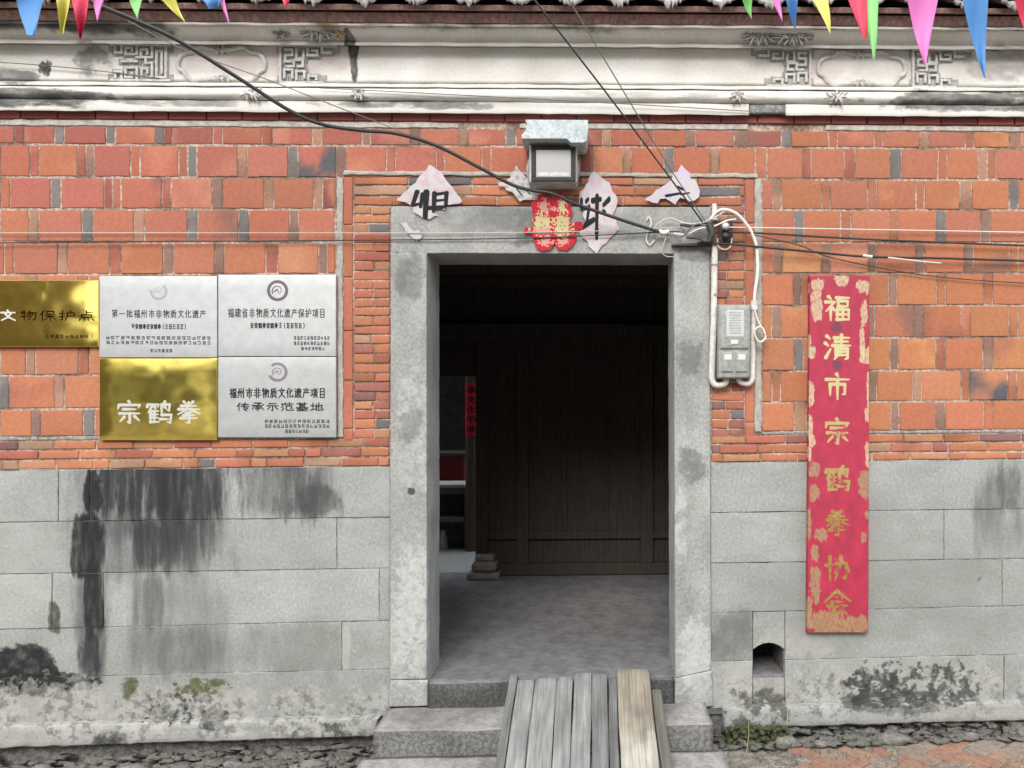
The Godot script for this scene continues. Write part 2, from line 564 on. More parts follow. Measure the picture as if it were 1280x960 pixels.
func make_materials() -> void:
	var fine := noise_img(512, 0.11, 1, 4)
	var mid := noise_img(512, 0.03, 2, 5)
	var coarse := noise_img(512, 0.009, 3, 5)
	var pits := noise_img(512, 0.06, 4, 3, FastNoiseLite.TYPE_CELLULAR)
	fine.convert(Image.FORMAT_L8); mid.convert(Image.FORMAT_L8); coarse.convert(Image.FORMAT_L8); pits.convert(Image.FORMAT_L8)
	var g_brick := grain_tex(fine, mid, 0.86, 1.06, 0.6)
	var g_stone := grain_tex(fine, mid, 0.62, 1.2, 0.4)
	var g_soft := grain_tex(mid, coarse, 0.7, 1.15, 0.5)
	var g_rough := grain_tex(fine, mid, 0.35, 1.3, 0.5)
	var n_fine := normal_tex(fine, 3.0)
	var n_mid := normal_tex(mid, 5.0)
	var wood_src := Image.create_empty(512, 512, false, Image.FORMAT_L8)
	var wn := FastNoiseLite.new()
	wn.seed = 44; wn.frequency = 1.0; wn.fractal_octaves = 4
	var wb := PackedByteArray()
	wb.resize(512 * 512)
	for y in 512:
		for x in 512:
			var th := TAU * y / 512.0      # closes on itself along the grain
			wb[y * 512 + x] = int(clampf(0.5 + wn.get_noise_3d(x * 0.11, cos(th) * 0.9, sin(th) * 0.9) * 0.9, 0, 1) * 255)
	wood_src = Image.create_from_data(512, 512, false, Image.FORMAT_L8, wb)
	var g_wood := grain_tex(wood_src, mid, 0.68, 1.12, 0.35)
	var n_wood := normal_tex(wood_src, 4.0)
	M.brick = tri_mat(Color.WHITE, 0.88, g_brick, n_mid, Vector3.ONE * 2.4, 0.22, true)
	M.mortar = tri_mat(lin(0.56, 0.43, 0.35), 0.95, g_rough, n_fine, Vector3.ONE * 2.3, 0.8, true)
	M.lime = tri_mat(lin(0.5, 0.46, 0.42), 0.95, g_soft, n_fine, Vector3.ONE * 2.0, 0.6)
	M.grey_plaster = tri_mat(lin(0.34, 0.335, 0.32), 0.95, g_rough, n_fine, Vector3.ONE * 2.1, 0.8)
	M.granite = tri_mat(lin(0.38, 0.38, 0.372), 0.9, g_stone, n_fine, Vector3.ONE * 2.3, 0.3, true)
	M.joint = tri_mat(lin(0.24, 0.24, 0.23), 0.95, g_rough, n_fine, Vector3.ONE * 2.1, 0.6)
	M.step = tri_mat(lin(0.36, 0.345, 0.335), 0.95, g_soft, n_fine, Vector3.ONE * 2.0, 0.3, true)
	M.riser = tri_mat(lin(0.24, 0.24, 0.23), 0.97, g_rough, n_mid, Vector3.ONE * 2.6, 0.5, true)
	M.core = tri_mat(lin(0.2, 0.19, 0.18), 0.95, g_rough, n_fine, Vector3.ONE * 1.5, 0.7)
	M.cement = tri_mat(lin(0.175, 0.172, 0.175), 0.9, g_soft, n_fine, Vector3.ONE * 0.9, 0.5)
	M.soil = tri_mat(lin(0.27, 0.24, 0.2), 1.0, g_rough, n_mid, Vector3.ONE * 0.8, 0.8)
	M.rubble = tri_mat(lin(0.17, 0.16, 0.14), 1.0, g_rough, n_fine, Vector3.ONE * 3.0, 0.8)
	M.pale_stone = tri_mat(lin(0.24, 0.23, 0.21), 0.95, g_rough, n_fine, Vector3.ONE * 2.6, 0.8)
	M.plank = tri_mat(Color.WHITE, 0.9, g_wood, n_wood, Vector3(2.4, 2.4, 0.5), 0.7, true)
	M.plank_new = tri_mat(Color.WHITE, 0.85, g_wood, n_wood, Vector3(1.6, 1.6, 0.4), 0.4, true)
	M.dark_wood = tri_mat(lin(0.058, 0.044, 0.036), 0.85, g_wood, n_wood, Vector3(2.0, 0.5, 2.0), 0.4)
	M.old_wood = tri_mat(lin(0.13, 0.1, 0.075), 0.8, g_wood, n_wood, Vector3(2.0, 0.5, 2.0), 0.4)
	M.inner_wall = tri_mat(lin(0.25, 0.235, 0.215), 0.95, g_soft, n_fine, Vector3.ONE, 0.5)
	M.ceiling = tri_mat(lin(0.12, 0.095, 0.078), 0.95, g_soft, null, Vector3.ONE)
	M.tile = tri_mat(Color.WHITE, 0.9, g_rough, n_fine, Vector3.ONE * 3.0, 0.7, true)
	M.eave_wood = tri_mat(lin(0.34, 0.195, 0.17), 0.9, g_rough, n_fine, Vector3.ONE * 2.0, 0.6)
	M.drip = tri_mat(lin(0.43, 0.41, 0.39), 0.95, g_rough, n_fine, Vector3.ONE * 4.0, 0.8)
	M.relief = tri_mat(lin(0.56, 0.545, 0.525), 0.95, g_soft, n_fine, Vector3.ONE * 2.5, 0.4)
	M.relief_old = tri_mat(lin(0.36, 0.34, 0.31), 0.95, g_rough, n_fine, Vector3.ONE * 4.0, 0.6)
	M.fret_shade_ground = tri_mat(lin(0.36, 0.345, 0.325), 0.95, g_soft, n_fine, Vector3.ONE * 4.0, 0.5)
	M.capping = tri_mat(lin(0.40, 0.365, 0.325), 0.95, g_soft, n_fine, Vector3.ONE * 3.0, 0.6)
	M.ochre = tri_mat(lin(0.42, 0.3, 0.14), 0.95, g_rough, n_fine, Vector3.ONE * 4.0, 0.6)
	M.black_cable = flat_mat(lin(0.018, 0.018, 0.018), 0.55)
	M.grey_cable = flat_mat(lin(0.12, 0.115, 0.11), 0.6)
	M.pale_cable = flat_mat(lin(0.45, 0.42, 0.38), 0.6)
	M.white_cable = flat_mat(lin(0.62, 0.6, 0.54), 0.5)
	M.pvc = tri_mat(lin(0.62, 0.59, 0.56), 0.45, g_soft, null, Vector3.ONE * 2.0)
	M.clip = flat_mat(lin(0.2, 0.19, 0.18), 0.5)
	M.meter_grey = tri_mat(lin(0.30, 0.315, 0.29), 0.5, g_soft, null, Vector3.ONE * 3.0)
	M.lamp_grey = tri_mat(lin(0.42, 0.43, 0.43), 0.55, g_soft, null, Vector3.ONE * 3.0)
	M.hood = tri_mat(lin(0.44, 0.49, 0.51), 0.5, g_soft, n_mid, Vector3.ONE * 3.0, 0.2)
	M.gasket = flat_mat(lin(0.016, 0.016, 0.016), 0.7)
	M.lens = flat_mat(lin(0.34, 0.335, 0.33), 0.3)
	M.iron = tri_mat(lin(0.07, 0.05, 0.045), 0.7, g_rough, null, Vector3.ONE * 4.0)
	M.ceramic = flat_mat(lin(0.55, 0.53, 0.5), 0.3)
	M.grass = flat_mat(lin(0.17, 0.16, 0.06), 0.8)
	M.moss = flat_mat(lin(0.05, 0.06, 0.025), 1.0)
	M.stem = flat_mat(lin(0.38, 0.33, 0.2), 0.9)
	M.g_soft = g_soft
	M.n_fine = n_fine
	var wav := noise_img(512, 0.0042, 8, 2)
	M.n_coarse = normal_tex(wav, 14.0)
	M.base = atlas_base(fine, coarse)
	M.cornice = atlas_cornice(fine, coarse)
	M.frame = atlas_frame(fine, coarse)

# plinth stone: granite grain and the stains that the wall carries, laid out over the wall from x -160..1440, y 570..960
const BASE_R := Rect2(-3.8, 1.58, 6.8, -1.7)      # metres: left, top, width, height downwards
func atlas_base(fine: Image, coarse: Image) -> StandardMaterial3D:
	var w := 1600
	var h := 400
	var im := Image.create_empty(w, h, false, Image.FORMAT_RGB8)
	var fb := fine.get_data()
	var cb := coarse.get_data()
	var buf := PackedByteArray()
	buf.resize(w * h * 3)
	var hb := PackedByteArray()
	hb.resize(w * h)
	for y in h:
		for x in w:
			var f := fb[((y * 2) % 512) * 512 + (x * 2) % 512] / 255.0
			var f2 := fb[((y + 77) % 512) * 512 + ((x * 7 + 31 * (x / 512)) % 512)] / 255.0
			var c := cb[((y * 2 + 100) % 512) * 512 + (x + 40) % 512] / 255.0
			var k := 0.83 + (f - 0.5) * 0.16 + (f2 - 0.5) * 0.06 + (c - 0.5) * 0.10
			var o := (y * w + x) * 3
			buf[o] = int(clampf(k * 0.99, 0, 1) * 255)
			buf[o + 1] = int(clampf(k, 0, 1) * 255)
			buf[o + 2] = int(clampf(k * (0.975 + 0.03 * c), 0, 1) * 255)
			hb[y * w + x] = int(clampf(f * 0.8 + c * 0.2, 0, 1) * 255)
	im = Image.create_from_data(w, h, false, Image.FORMAT_RGB8, buf)
	var ink := Color(0.17, 0.17, 0.185)
	var wash := Color(0.34, 0.34, 0.35)
	var S := func(x0, y0, x1, y1, col, strength, sx, sy, thr, soft, sd, amp = 0.9):
		patch(im, BASE_R, V(x0, y0), V(x1, y1), col, strength, sx, sy, thr, soft, sd, amp)
	# run-off below the brick course
	S.call(80, 530, 300, 700, wash, 0.75, 0.05, 0.006, 0.42, 0.5, 2)
	S.call(70, 640, 290, 730, wash, 0.45, 0.06, 0.01, 0.5, 0.5, 3)
	S.call(88, 700, 140, 850, wash, 0.6, 0.06, 0.012, 0.4, 0.45, 4)
	S.call(290, 540, 440, 665, Color(0.5, 0.5, 0.5), 0.6, 0.06, 0.008, 0.5, 0.5, 5)
	S.call(150, 700, 300, 860, Color(0.56, 0.56, 0.55), 0.6, 0.05, 0.008, 0.45, 0.5, 6)
	S.call(100, 545, 252, 662, ink, 0.85, 0.11, 0.012, 0.42, 0.3, 11, 1.2)
	S.call(180, 550, 310, 660, ink, 0.75, 0.1, 0.012, 0.5, 0.32, 12)
	S.call(104, 570, 128, 650, Color(0.1, 0.1, 0.11), 0.9, 0.11, 0.05, 0.25, 0.2, 13)
	S.call(84, 636, 136, 728, Color(0.11, 0.11, 0.12), 0.96, 0.09, 0.014, 0.24, 0.16, 14, 0.6)
	S.call(150, 630, 275, 722, ink, 0.55, 0.12, 0.008, 0.5, 0.34, 15, 1.1)
	S.call(160, 645, 215, 712, ink, 0.55, 0.1, 0.01, 0.42, 0.3, 16)
	S.call(105, 695, 131, 800, Color(0.13, 0.13, 0.14), 0.92, 0.16, 0.02, 0.3, 0.2, 17)
	S.call(94, 780, 130, 852, ink, 0.8, 0.1, 0.015, 0.36, 0.3, 18)
	S.call(162, 705, 210, 800, Color(0.45, 0.45, 0.44), 0.7, 0.1, 0.01, 0.42, 0.4, 19)
	S.call(160, 780, 290, 850, Color(0.5, 0.5, 0.5), 0.65, 0.07, 0.012, 0.42, 0.45, 20)
	S.call(270, 560, 430, 660, Color(0.34, 0.34, 0.35), 0.75, 0.09, 0.012, 0.6, 0.34, 21)
	S.call(362, 600, 436, 650, Color(0.33, 0.33, 0.33), 0.7, 0.07, 0.03, 0.5, 0.35, 22)
	S.call(-30, 800, 84, 876, Color(0.11, 0.115, 0.13), 0.97, 0.05, 0.05, 0.3, 0.08, 23, 0.4)
	S.call(-60, 836, 140, 872, Color(0.12, 0.125, 0.12), 0.95, 0.05, 0.08, 0.48, 0.08, 24)
	S.call(60, 745, 78, 792, Color(0.3, 0.32, 0.24), 0.8, 0.1, 0.06, 0.35, 0.15, 25)
	S.call(300, 770, 470, 850, Color(0.64, 0.65, 0.62), 0.55, 0.05, 0.02, 0.45, 0.45, 26)
	S.call(424, 775, 440, 845, Color(0.93, 0.92, 0.9), 0.7, 0.1, 0.04, 0.35, 0.2, 27)
	# lime, soot and moss on the lowest course and the ledge
	S.call(-160, 842, 200, 945, Color(0.86, 0.85, 0.83), 0.75, 0.09, 0.09, 0.35, 0.1, 28)
	S.call(150, 850, 320, 915, Color(0.87, 0.86, 0.84), 0.8, 0.1, 0.1, 0.35, 0.1, 29)
	S.call(150, 848, 300, 912, Color(0.2, 0.21, 0.2), 0.85, 0.12, 0.12, 0.78, 0.09, 30)
	S.call(152, 842, 178, 876, Color(0.36, 0.37, 0.2), 0.85, 0.12, 0.12, 0.4, 0.15, 31)
	S.call(212, 842, 296, 868, Color(0.38, 0.39, 0.2), 0.8, 0.12, 0.12, 0.5, 0.15, 32)
	S.call(250, 882, 290, 910, Color(0.3, 0.3, 0.3), 0.9, 0.09, 0.09, 0.3, 0.1, 33, 0.5)
	S.call(280, 850, 490, 925, Color(0.8, 0.8, 0.77), 0.7, 0.1, 0.1, 0.6, 0.1, 34)
	S.call(110, 902, 170, 938, Color(0.28, 0.28, 0.27), 0.85, 0.08, 0.1, 0.45, 0.14, 35)
	S.call(330, 890, 480, 935, Color(0.32, 0.32, 0.31), 0.8, 0.1, 0.1, 0.8, 0.1, 36)
	S.call(-160, 896, 480, 945, Color(0.9, 0.89, 0.87), 0.6, 0.03, 0.12, 0.75, 0.15, 37)
	for q in 7:      # peeling lime film along the lowest course
		S.call(-160 + q * 95, 846, -40 + q * 95, 930, Color(0.96, 0.95, 0.93), 0.7, 0.12, 0.12, 0.62, 0.12, 130 + q)
		S.call(-160 + q * 95, 850, -50 + q * 95, 935, Color(0.5, 0.5, 0.49), 0.6, 0.16, 0.16, 0.86, 0.12, 150 + q)
	for q in 6:
		S.call(885 + q * 90, 820, 1005 + q * 90, 905, Color(0.95, 0.945, 0.93), 0.7, 0.12, 0.12, 0.62, 0.12, 140 + q)
		S.call(885 + q * 90, 830, 1000 + q * 90, 905, Color(0.5, 0.5, 0.49), 0.6, 0.16, 0.16, 0.84, 0.12, 160 + q)
	# right of the door
	S.call(1208, 572, 1290, 710, Color(0.45, 0.46, 0.45), 0.65, 0.06, 0.012, 0.55, 0.45, 41)
	S.call(1244, 568, 1275, 650, Color(0.4, 0.41, 0.4), 0.65, 0.1, 0.02, 0.5, 0.4, 42)
	S.call(884, 755, 945, 830, Color(0.6, 0.6, 0.59), 0.7, 0.06, 0.04, 0.35, 0.35, 43)
	S.call(930, 770, 1080, 826, Color(0.9, 0.9, 0.88), 0.85, 0.08, 0.08, 0.42, 0.12, 44)
	S.call(884, 815, 1010, 905, Color(0.87, 0.86, 0.84), 0.75, 0.1, 0.1, 0.45, 0.1, 45)
	S.call(1010, 815, 1270, 890, Color(0.85, 0.85, 0.83), 0.75, 0.1, 0.1, 0.35, 0.12, 46)
	S.call(1010, 815, 1270, 896, Color(0.27, 0.28, 0.27), 0.8, 0.13, 0.13, 0.76, 0.09, 47)
	S.call(1040, 824, 1140, 894, Color(0.22, 0.23, 0.22), 0.8, 0.1, 0.1, 0.72, 0.1, 48)
	S.call(1030, 858, 1200, 892, Color(0.3, 0.3, 0.29), 0.7, 0.05, 0.14, 0.6, 0.14, 49)
	S.call(885, 850, 1010, 912, Color(0.34, 0.34, 0.32), 0.75, 0.09, 0.1, 0.75, 0.12, 50)
	S.call(1000, 872, 1440, 915, Color(0.88, 0.87, 0.85), 0.6, 0.04, 0.12, 0.6, 0.15, 51)
	S.call(888, 590, 1440, 820, Color(0.72, 0.73, 0.71), 0.5, 0.015, 0.02, 0.5, 0.3, 52)
	S.call(-160, 590, 90, 840, Color(0.9, 0.91, 0.88), 0.45, 0.015, 0.03, 0.4, 0.3, 53)
	var m := StandardMaterial3D.new()
	m.albedo_texture = ImageTexture.create_from_image(im)
	m.albedo_color = lin(0.63, 0.632, 0.625)
	m.roughness = 0.92
	m.vertex_color_use_as_albedo = true
	m.normal_enabled = true
	var hi := Image.create_from_data(w, h, false, Image.FORMAT_L8, hb)
	m.normal_texture = normal_tex(hi, 2.5)
	m.normal_scale = 0.25
	return m

const FRAME_R := Rect2(-1.15, 2.85, 1.85, -2.65)
func atlas_frame(fine: Image, coarse: Image) -> StandardMaterial3D:
	var w := 450
	var h := 645
	var fb := fine.get_data()
	var cb := coarse.get_data()
	var buf := PackedByteArray()
	buf.resize(w * h * 3)
	for y in h:
		for x in w:
			var f := fb[((y * 2 + 9) % 512) * 512 + (x * 2 + 50) % 512] / 255.0
			var c := cb[((y + 200) % 512) * 512 + (x * 2 + 140) % 512] / 255.0
			var k := 0.80 + (f - 0.5) * 0.2 + (c - 0.5) * 0.16
			var o := (y * w + x) * 3
			buf[o] = int(clampf(k, 0, 1) * 255)
			buf[o + 1] = int(clampf(k, 0, 1) * 255)
			buf[o + 2] = int(clampf(k * 0.985, 0, 1) * 255)
	var im := Image.create_from_data(w, h, false, Image.FORMAT_RGB8, buf)
	var S := func(x0, y0, x1, y1, col, strength, sx, sy, thr, soft, sd, amp = 0.9):
		patch(im, FRAME_R, V(x0, y0), V(x1, y1), col, strength, sx, sy, thr, soft, sd, amp)
	var pale := Color(0.95, 0.95, 0.94)
	var dark := Color(0.5, 0.5, 0.49)
	S.call(480, 640, 560, 890, pale, 0.75, 0.14, 0.14, 0.62, 0.14, 101)
	S.call(480, 420, 560, 660, pale, 0.6, 0.14, 0.14, 0.75, 0.14, 102)
	S.call(838, 590, 862, 720, pale, 0.8, 0.16, 0.12, 0.6, 0.12, 103)
	S.call(840, 750, 895, 890, pale, 0.85, 0.12, 0.12, 0.5, 0.12, 104)
	S.call(490, 310, 535, 380, dark, 0.55, 0.1, 0.1, 0.4, 0.3, 105)
	S.call(495, 500, 535, 560, dark, 0.5, 0.1, 0.1, 0.55, 0.3, 106)
	S.call(640, 255, 676, 318, dark, 0.6, 0.1, 0.1, 0.35, 0.25, 107)
	S.call(590, 252, 680, 290, dark, 0.45, 0.07, 0.07, 0.5, 0.3, 108)
	S.call(842, 420, 880, 480, dark, 0.55, 0.1, 0.1, 0.4, 0.25, 109)
	S.call(842, 550, 885, 610, dark, 0.55, 0.1, 0.1, 0.45, 0.25, 110)
	S.call(840, 305, 890, 330, dark, 0.7, 0.07, 0.1, 0.3, 0.25, 111)
	S.call(560, 850, 640, 886, Color(0.38, 0.38, 0.36), 0.8, 0.08, 0.08, 0.32, 0.25, 112)
	S.call(800, 845, 845, 890, Color(0.4, 0.4, 0.38), 0.8, 0.08, 0.08, 0.35, 0.25, 113)
	S.call(488, 256, 890, 300, Color(0.66, 0.66, 0.65), 0.6, 0.04, 0.05, 0.5, 0.3, 114)
	S.call(509, 608, 520, 618, Color(0.28, 0.28, 0.27), 0.9, 0.1, 0.1, 0.2, 0.15, 115, 0.3)
	var m := StandardMaterial3D.new()
	m.albedo_texture = ImageTexture.create_from_image(im)
	m.albedo_color = lin(0.47, 0.47, 0.468)
	m.roughness = 0.93
	m.vertex_color_use_as_albedo = true
	m.normal_enabled = true
	m.normal_texture = M.n_fine
	m.normal_scale = 0.2
	return m

const CORN_R := Rect2(-3.8, 3.8, 6.8, -0.64)
func atlas_cornice(fine: Image, coarse: Image) -> StandardMaterial3D:
	var w := 1600
	var h := 150
	var fb := fine.get_data()
	var cb := coarse.get_data()
	var buf := PackedByteArray()
	buf.resize(w * h * 3)
	for y in h:
		for x in w:
			var f := fb[((y * 2) % 512) * 512 + (x * 2) % 512] / 255.0
			var c := cb[((y * 2 + 20) % 512) * 512 + (x + 90) % 512] / 255.0
			var k := 0.93 + (f - 0.5) * 0.07 + (c - 0.5) * 0.10
			var o := (y * w + x) * 3
			buf[o] = int(clampf(k, 0, 1) * 255)
			buf[o + 1] = int(clampf(k * 0.985, 0, 1) * 255)
			buf[o + 2] = int(clampf(k * (0.935 + 0.03 * c), 0, 1) * 255)
	var im := Image.create_from_data(w, h, false, Image.FORMAT_RGB8, buf)
	var S := func(x0, y0, x1, y1, col, strength, sx, sy, thr, soft, sd, amp = 0.9):
		patch(im, CORN_R, V(x0, y0), V(x1, y1), col, strength, sx, sy, thr, soft, sd, amp)
	var soot := Color(0.27, 0.265, 0.25)
	S.call(-200, 26, 300, 60, soot, 0.85, 0.022, 0.07, 0.3, 0.25, 61)
	S.call(250, 20, 800, 60, Color(0.46, 0.44, 0.40), 0.85, 0.03, 0.09, 0.25, 0.35, 62)
	S.call(300, 28, 700, 44, soot, 0.8, 0.05, 0.1, 0.6, 0.15, 63)
	S.call(680, 22, 1500, 62, Color(0.40, 0.38, 0.35), 0.85, 0.03, 0.09, 0.22, 0.35, 64)
	S.call(760, 28, 1480, 50, soot, 0.85, 0.04, 0.1, 0.55, 0.2, 65)
	S.call(400, 22, 445, 60, Color(0.62, 0.5, 0.3), 0.7, 0.07, 0.09, 0.3, 0.2, 66)
	S.call(560, 30, 680, 56, Color(0.62, 0.6, 0.42), 0.5, 0.05, 0.08, 0.5, 0.2, 67)
	# frieze
	S.call(-40, 84, 60, 118, Color(0.4, 0.4, 0.4), 0.8, 0.03, 0.06, 0.5, 0.2, 68)
	S.call(90, 56, 160, 104, Color(0.45, 0.45, 0.44), 0.7, 0.05, 0.06, 0.62, 0.2, 69)
	S.call(50, 76, 72, 106, Color(0.2, 0.2, 0.19), 0.9, 0.09, 0.07, 0.42, 0.1, 70)
	S.call(1180, 60, 1300, 112, Color(0.62, 0.6, 0.58), 0.6, 0.04, 0.08, 0.5, 0.25, 71)
	S.call(160, 56, 1440, 66, Color(0.6, 0.56, 0.52), 0.6, 0.03, 0.12, 0.6, 0.25, 72)
	S.call(170, 56, 470, 110, Color(0.8, 0.72, 0.7), 0.5, 0.03, 0.05, 0.45, 0.25, 73)
	S.call(960, 60, 1100, 116, Color(0.86, 0.78, 0.75), 0.5, 0.03, 0.05, 0.45, 0.25, 74)
	S.call(436, 50, 452, 84, Color(0.3, 0.29, 0.26), 0.92, 0.1, 0.06, 0.34, 0.12, 90, 0.6)
	S.call(440, 66, 450, 112, Color(0.3, 0.3, 0.28), 0.92, 0.12, 0.06, 0.36, 0.12, 91, 0.6)
	S.call(-60, 30, 190, 56, soot, 0.8, 0.02, 0.06, 0.3, 0.35, 92)
	# lower mouldings
	S.call(-220, 110, 190, 145, Color(0.27, 0.27, 0.27), 0.85, 0.02, 0.08, 0.34, 0.22, 75)
	S.call(130, 124, 330, 142, Color(0.45, 0.45, 0.45), 0.7, 0.03, 0.12, 0.5, 0.22, 76)
	S.call(380, 126, 640, 144, Color(0.42, 0.42, 0.41), 0.75, 0.03, 0.12, 0.5, 0.22, 77)
	S.call(930, 132, 980, 152, Color(0.45, 0.44, 0.42), 0.8, 0.06, 0.1, 0.3, 0.2, 78)
	S.call(1060, 114, 1500, 152, Color(0.32, 0.32, 0.31), 0.8, 0.03, 0.08, 0.45, 0.2, 79)
	S.call(640, 116, 1000, 132, Color(0.66, 0.65, 0.62), 0.6, 0.03, 0.12, 0.6, 0.2, 80)
	var m := StandardMaterial3D.new()
	m.albedo_texture = ImageTexture.create_from_image(im)
	m.albedo_color = lin(0.69, 0.69, 0.70)
	m.roughness = 0.95
	m.normal_enabled = true
	m.normal_texture = M.n_fine
	m.normal_scale = 0.15
	return m

# ---------------------------------------------------------------- ground
func ground_y(x: float, z: float) -> float:
	return 0.015 + clampf(x, -6.0, 6.0) * 0.016 * exp(-maxf(z, 0.0) * 0.15) - 0.012 * clampf(z, 0.0, 4.0)

func ground() -> void:
	var P := []
	var xs := []
	var k := -60.0
	while k <= 60.0:
		xs.append(k)
		k += 0.08 if absf(k) < 3.4 else (0.5 if absf(k) < 8.0 else 6.0)
	var zs := []
	k = -0.3
	while k <= 90.0:
		zs.append(k)
		k += 0.06 if k < 1.4 else (0.5 if k < 6.0 else 8.0)
	for z in zs:
		var row := []
		for x in xs:
			var y := ground_y(x, z) + (nf.get_noise_2d(x * 160.0, z * 160.0) * 0.02 if z < 8.0 else 0.0)
			row.append(Vector3(x, y - 0.01, z))
		P.append(row)
	tag(put("ground", grid_mesh(P, [], []), M.soil), "", "", "", "structure")
	# worn red pavers in a zigzag
	var paving := Node3D.new()
	paving.name = "brick_paving"
	add_child(paving)
	tag(paving, "", "", "", "structure")
	var shapes := []
	for s in 3: shapes.append(cbox(Vector3(0.2, 0.05, 0.095), 0.008))
	var mats := []
	for c in [Color(0.30, 0.165, 0.11), Color(0.27, 0.145, 0.1), Color(0.3, 0.19, 0.135), Color(0.25, 0.18, 0.14), Color(0.26, 0.2, 0.16)]:
		mats.append(tri_mat(c.linear_to_srgb(), 0.95, M.g_soft, M.n_fine, Vector3.ONE * 2.4, 0.7))
	for area in [[Vector2(0.92, 0.13), Vector2(3.1, 1.15), 1.0], [Vector2(-3.9, 0.2), Vector2(-1.05, 0.9), 0.55]]:
		var lo: Vector2 = area[0]
		var hi: Vector2 = area[1]
		for i in range(-40, 41):
			for j in range(-40, 41):
				for o in 2:
					var u := Vector2(i * 0.1 + j * 0.2 + (0.0 if o == 0 else 0.05), i * 0.1 - j * 0.0 + (0.0 if o == 0 else 0.15))
					# zigzag bond: each step of i moves one brick width along both axes, each j two bricks across
					u = Vector2(i * 0.1 + j * 0.4 + (0.1 if o == 0 else 0.05), i * 0.1 + (0.05 if o == 0 else 0.2)) + Vector2(1.0, 0.0)
					var c := u.rotated(-0.6)
					if c.x < lo.x or c.x > hi.x or c.y < lo.y or c.y > hi.y: continue
					if rng.randf() > area[2]: continue
					var b := MeshInstance3D.new()
					b.mesh = shapes[rng.randi() % 3]
					b.material_override = mats[rng.randi() % 5]
					b.name = "paver"
					paving.add_child(b, true)
					b.position = Vector3(c.x, ground_y(c.x, c.y) - 0.027 + rng.randf_range(-0.006, 0.006), c.y)
					b.rotation = Vector3(rng.randf_range(-0.03, 0.03), 0.6 + (0.0 if o == 0 else PI / 2), rng.randf_range(-0.03, 0.03))

# ---------------------------------------------------------------- facade: brick field and stone plinth
const ROWS := [[157, 165, 179.5, 185], [181, 186, 220.5, 224], [222, 225.5, 260.5, 262], [262, 263, 302, 303], [303.5, 304, 342.5, 341], [344, 342, 384, 381], [385.5, 382, 427, 421], [428, 422, 469, 461.5], [470, 463, 511, 500], [512.5, 501, 546, 537]]
# left and right edges of the square faces in each course; the gaps between them hold the narrow bricks
const FACES := [
	[30, 68, 80, 132, 144, 194, 215, 266, 278, 327, 340, 390, 402, 452, 463, 513, 525, 573, 585, 632, 645, 692, 704, 753, 763, 802, 817, 858, 870, 918, 933, 977, 989, 1036, 1047, 1093, 1104, 1150, 1161, 1207, 1218, 1262, 1275, 1320],
	[0, 37, 48, 97, 117, 163, 175, 223, 246, 297, 309, 360, 372, 420, 433, 483, 494, 545, 555, 602, 614, 661, 673, 726, 740, 779, 789, 830, 842, 888, 899, 944, 959, 1003, 1014, 1055, 1069, 1113, 1127, 1173, 1184, 1223, 1246, 1292],
	[12, 63, 76, 130, 151, 202, 214, 265, 278, 330, 342, 392, 403, 419, 953, 966, 977, 1027, 1038, 1085, 1096, 1145, 1156, 1200, 1215, 1262, 1273, 1320],
	[0, 36, 48, 102, 116, 167, 181, 234, 247, 298, 311, 362, 373, 418, 953, 993, 1005, 1051, 1064, 1112, 1122, 1170, 1182, 1226, 1238, 1284],
	[17, 72, 84, 137, 151, 204, 217, 268, 280, 332, 347, 398, 409, 419, 953, 967, 978, 1027, 1038, 1085, 1096, 1145, 1156, 1205, 1217, 1262, 1273, 1320],
	[0, 33, 46, 98, 111, 165, 178, 232, 245, 297, 310, 362, 374, 419, 953, 992, 1011, 1060, 1071, 1111, 1121, 1171, 1182, 1230, 1241, 1288],
	[12, 66, 78, 132, 145, 198, 211, 264, 277, 330, 343, 396, 408, 419, 953, 965, 976, 1024, 1036, 1083, 1094, 1143, 1154, 1202, 1213, 1262, 1273, 1320],
	[0, 32, 44, 98, 111, 165, 178, 232, 245, 297, 310, 362, 374, 419, 953, 993, 1004, 1052, 1064, 1113, 1123, 1170, 1181, 1229, 1241, 1288],
	[11, 68, 80, 134, 147, 200, 213, 266, 279, 332, 345, 398, 409, 419, 953, 965, 976, 1024, 1036, 1085, 1096, 1141, 1152, 1202, 1212, 1260, 1271, 1318],
	[0, 39, 51, 104, 118, 170, 183, 236, 249, 301, 314, 366, 378, 419, 953, 993, 1008, 1056, 1068, 1114, 1124, 1170, 1182, 1230, 1242, 1289],
]

func row_y(r: Array, x: float) -> Vector2:
	var t := x / 1280.0
	return Vector2(lerpf(r[0], r[1], t), lerpf(r[2], r[3], t))

func slab_q(r: Array, x0: float, x1: float, g := 1.1) -> Array:
	var a := row_y(r, x0)
	var b := row_y(r, x1)
	return [Vector2(x0 + g, a.x + g), Vector2(x1 - g, b.x + g), Vector2(x1 - g, b.y - g), Vector2(x0 + g, a.y - g)]

func tone(px: float, py: float) -> Color:
	# fired clay: pinker in the upper left of the field, more orange to the right and below
	var k := clampf((px - 150.0) / 900.0 * 0.5 + (py - 170.0) / 200.0 * 0.75, 0.0, 1.0)
	var c := Color(0.355, 0.112, 0.074).lerp(Color(0.40, 0.148, 0.076), k)
	var s := rng.randf_range(0.9, 1.08)
	return Color(c.r * s, c.g * s * rng.randf_range(0.93, 1.08), c.b * s * rng.randf_range(0.88, 1.15))

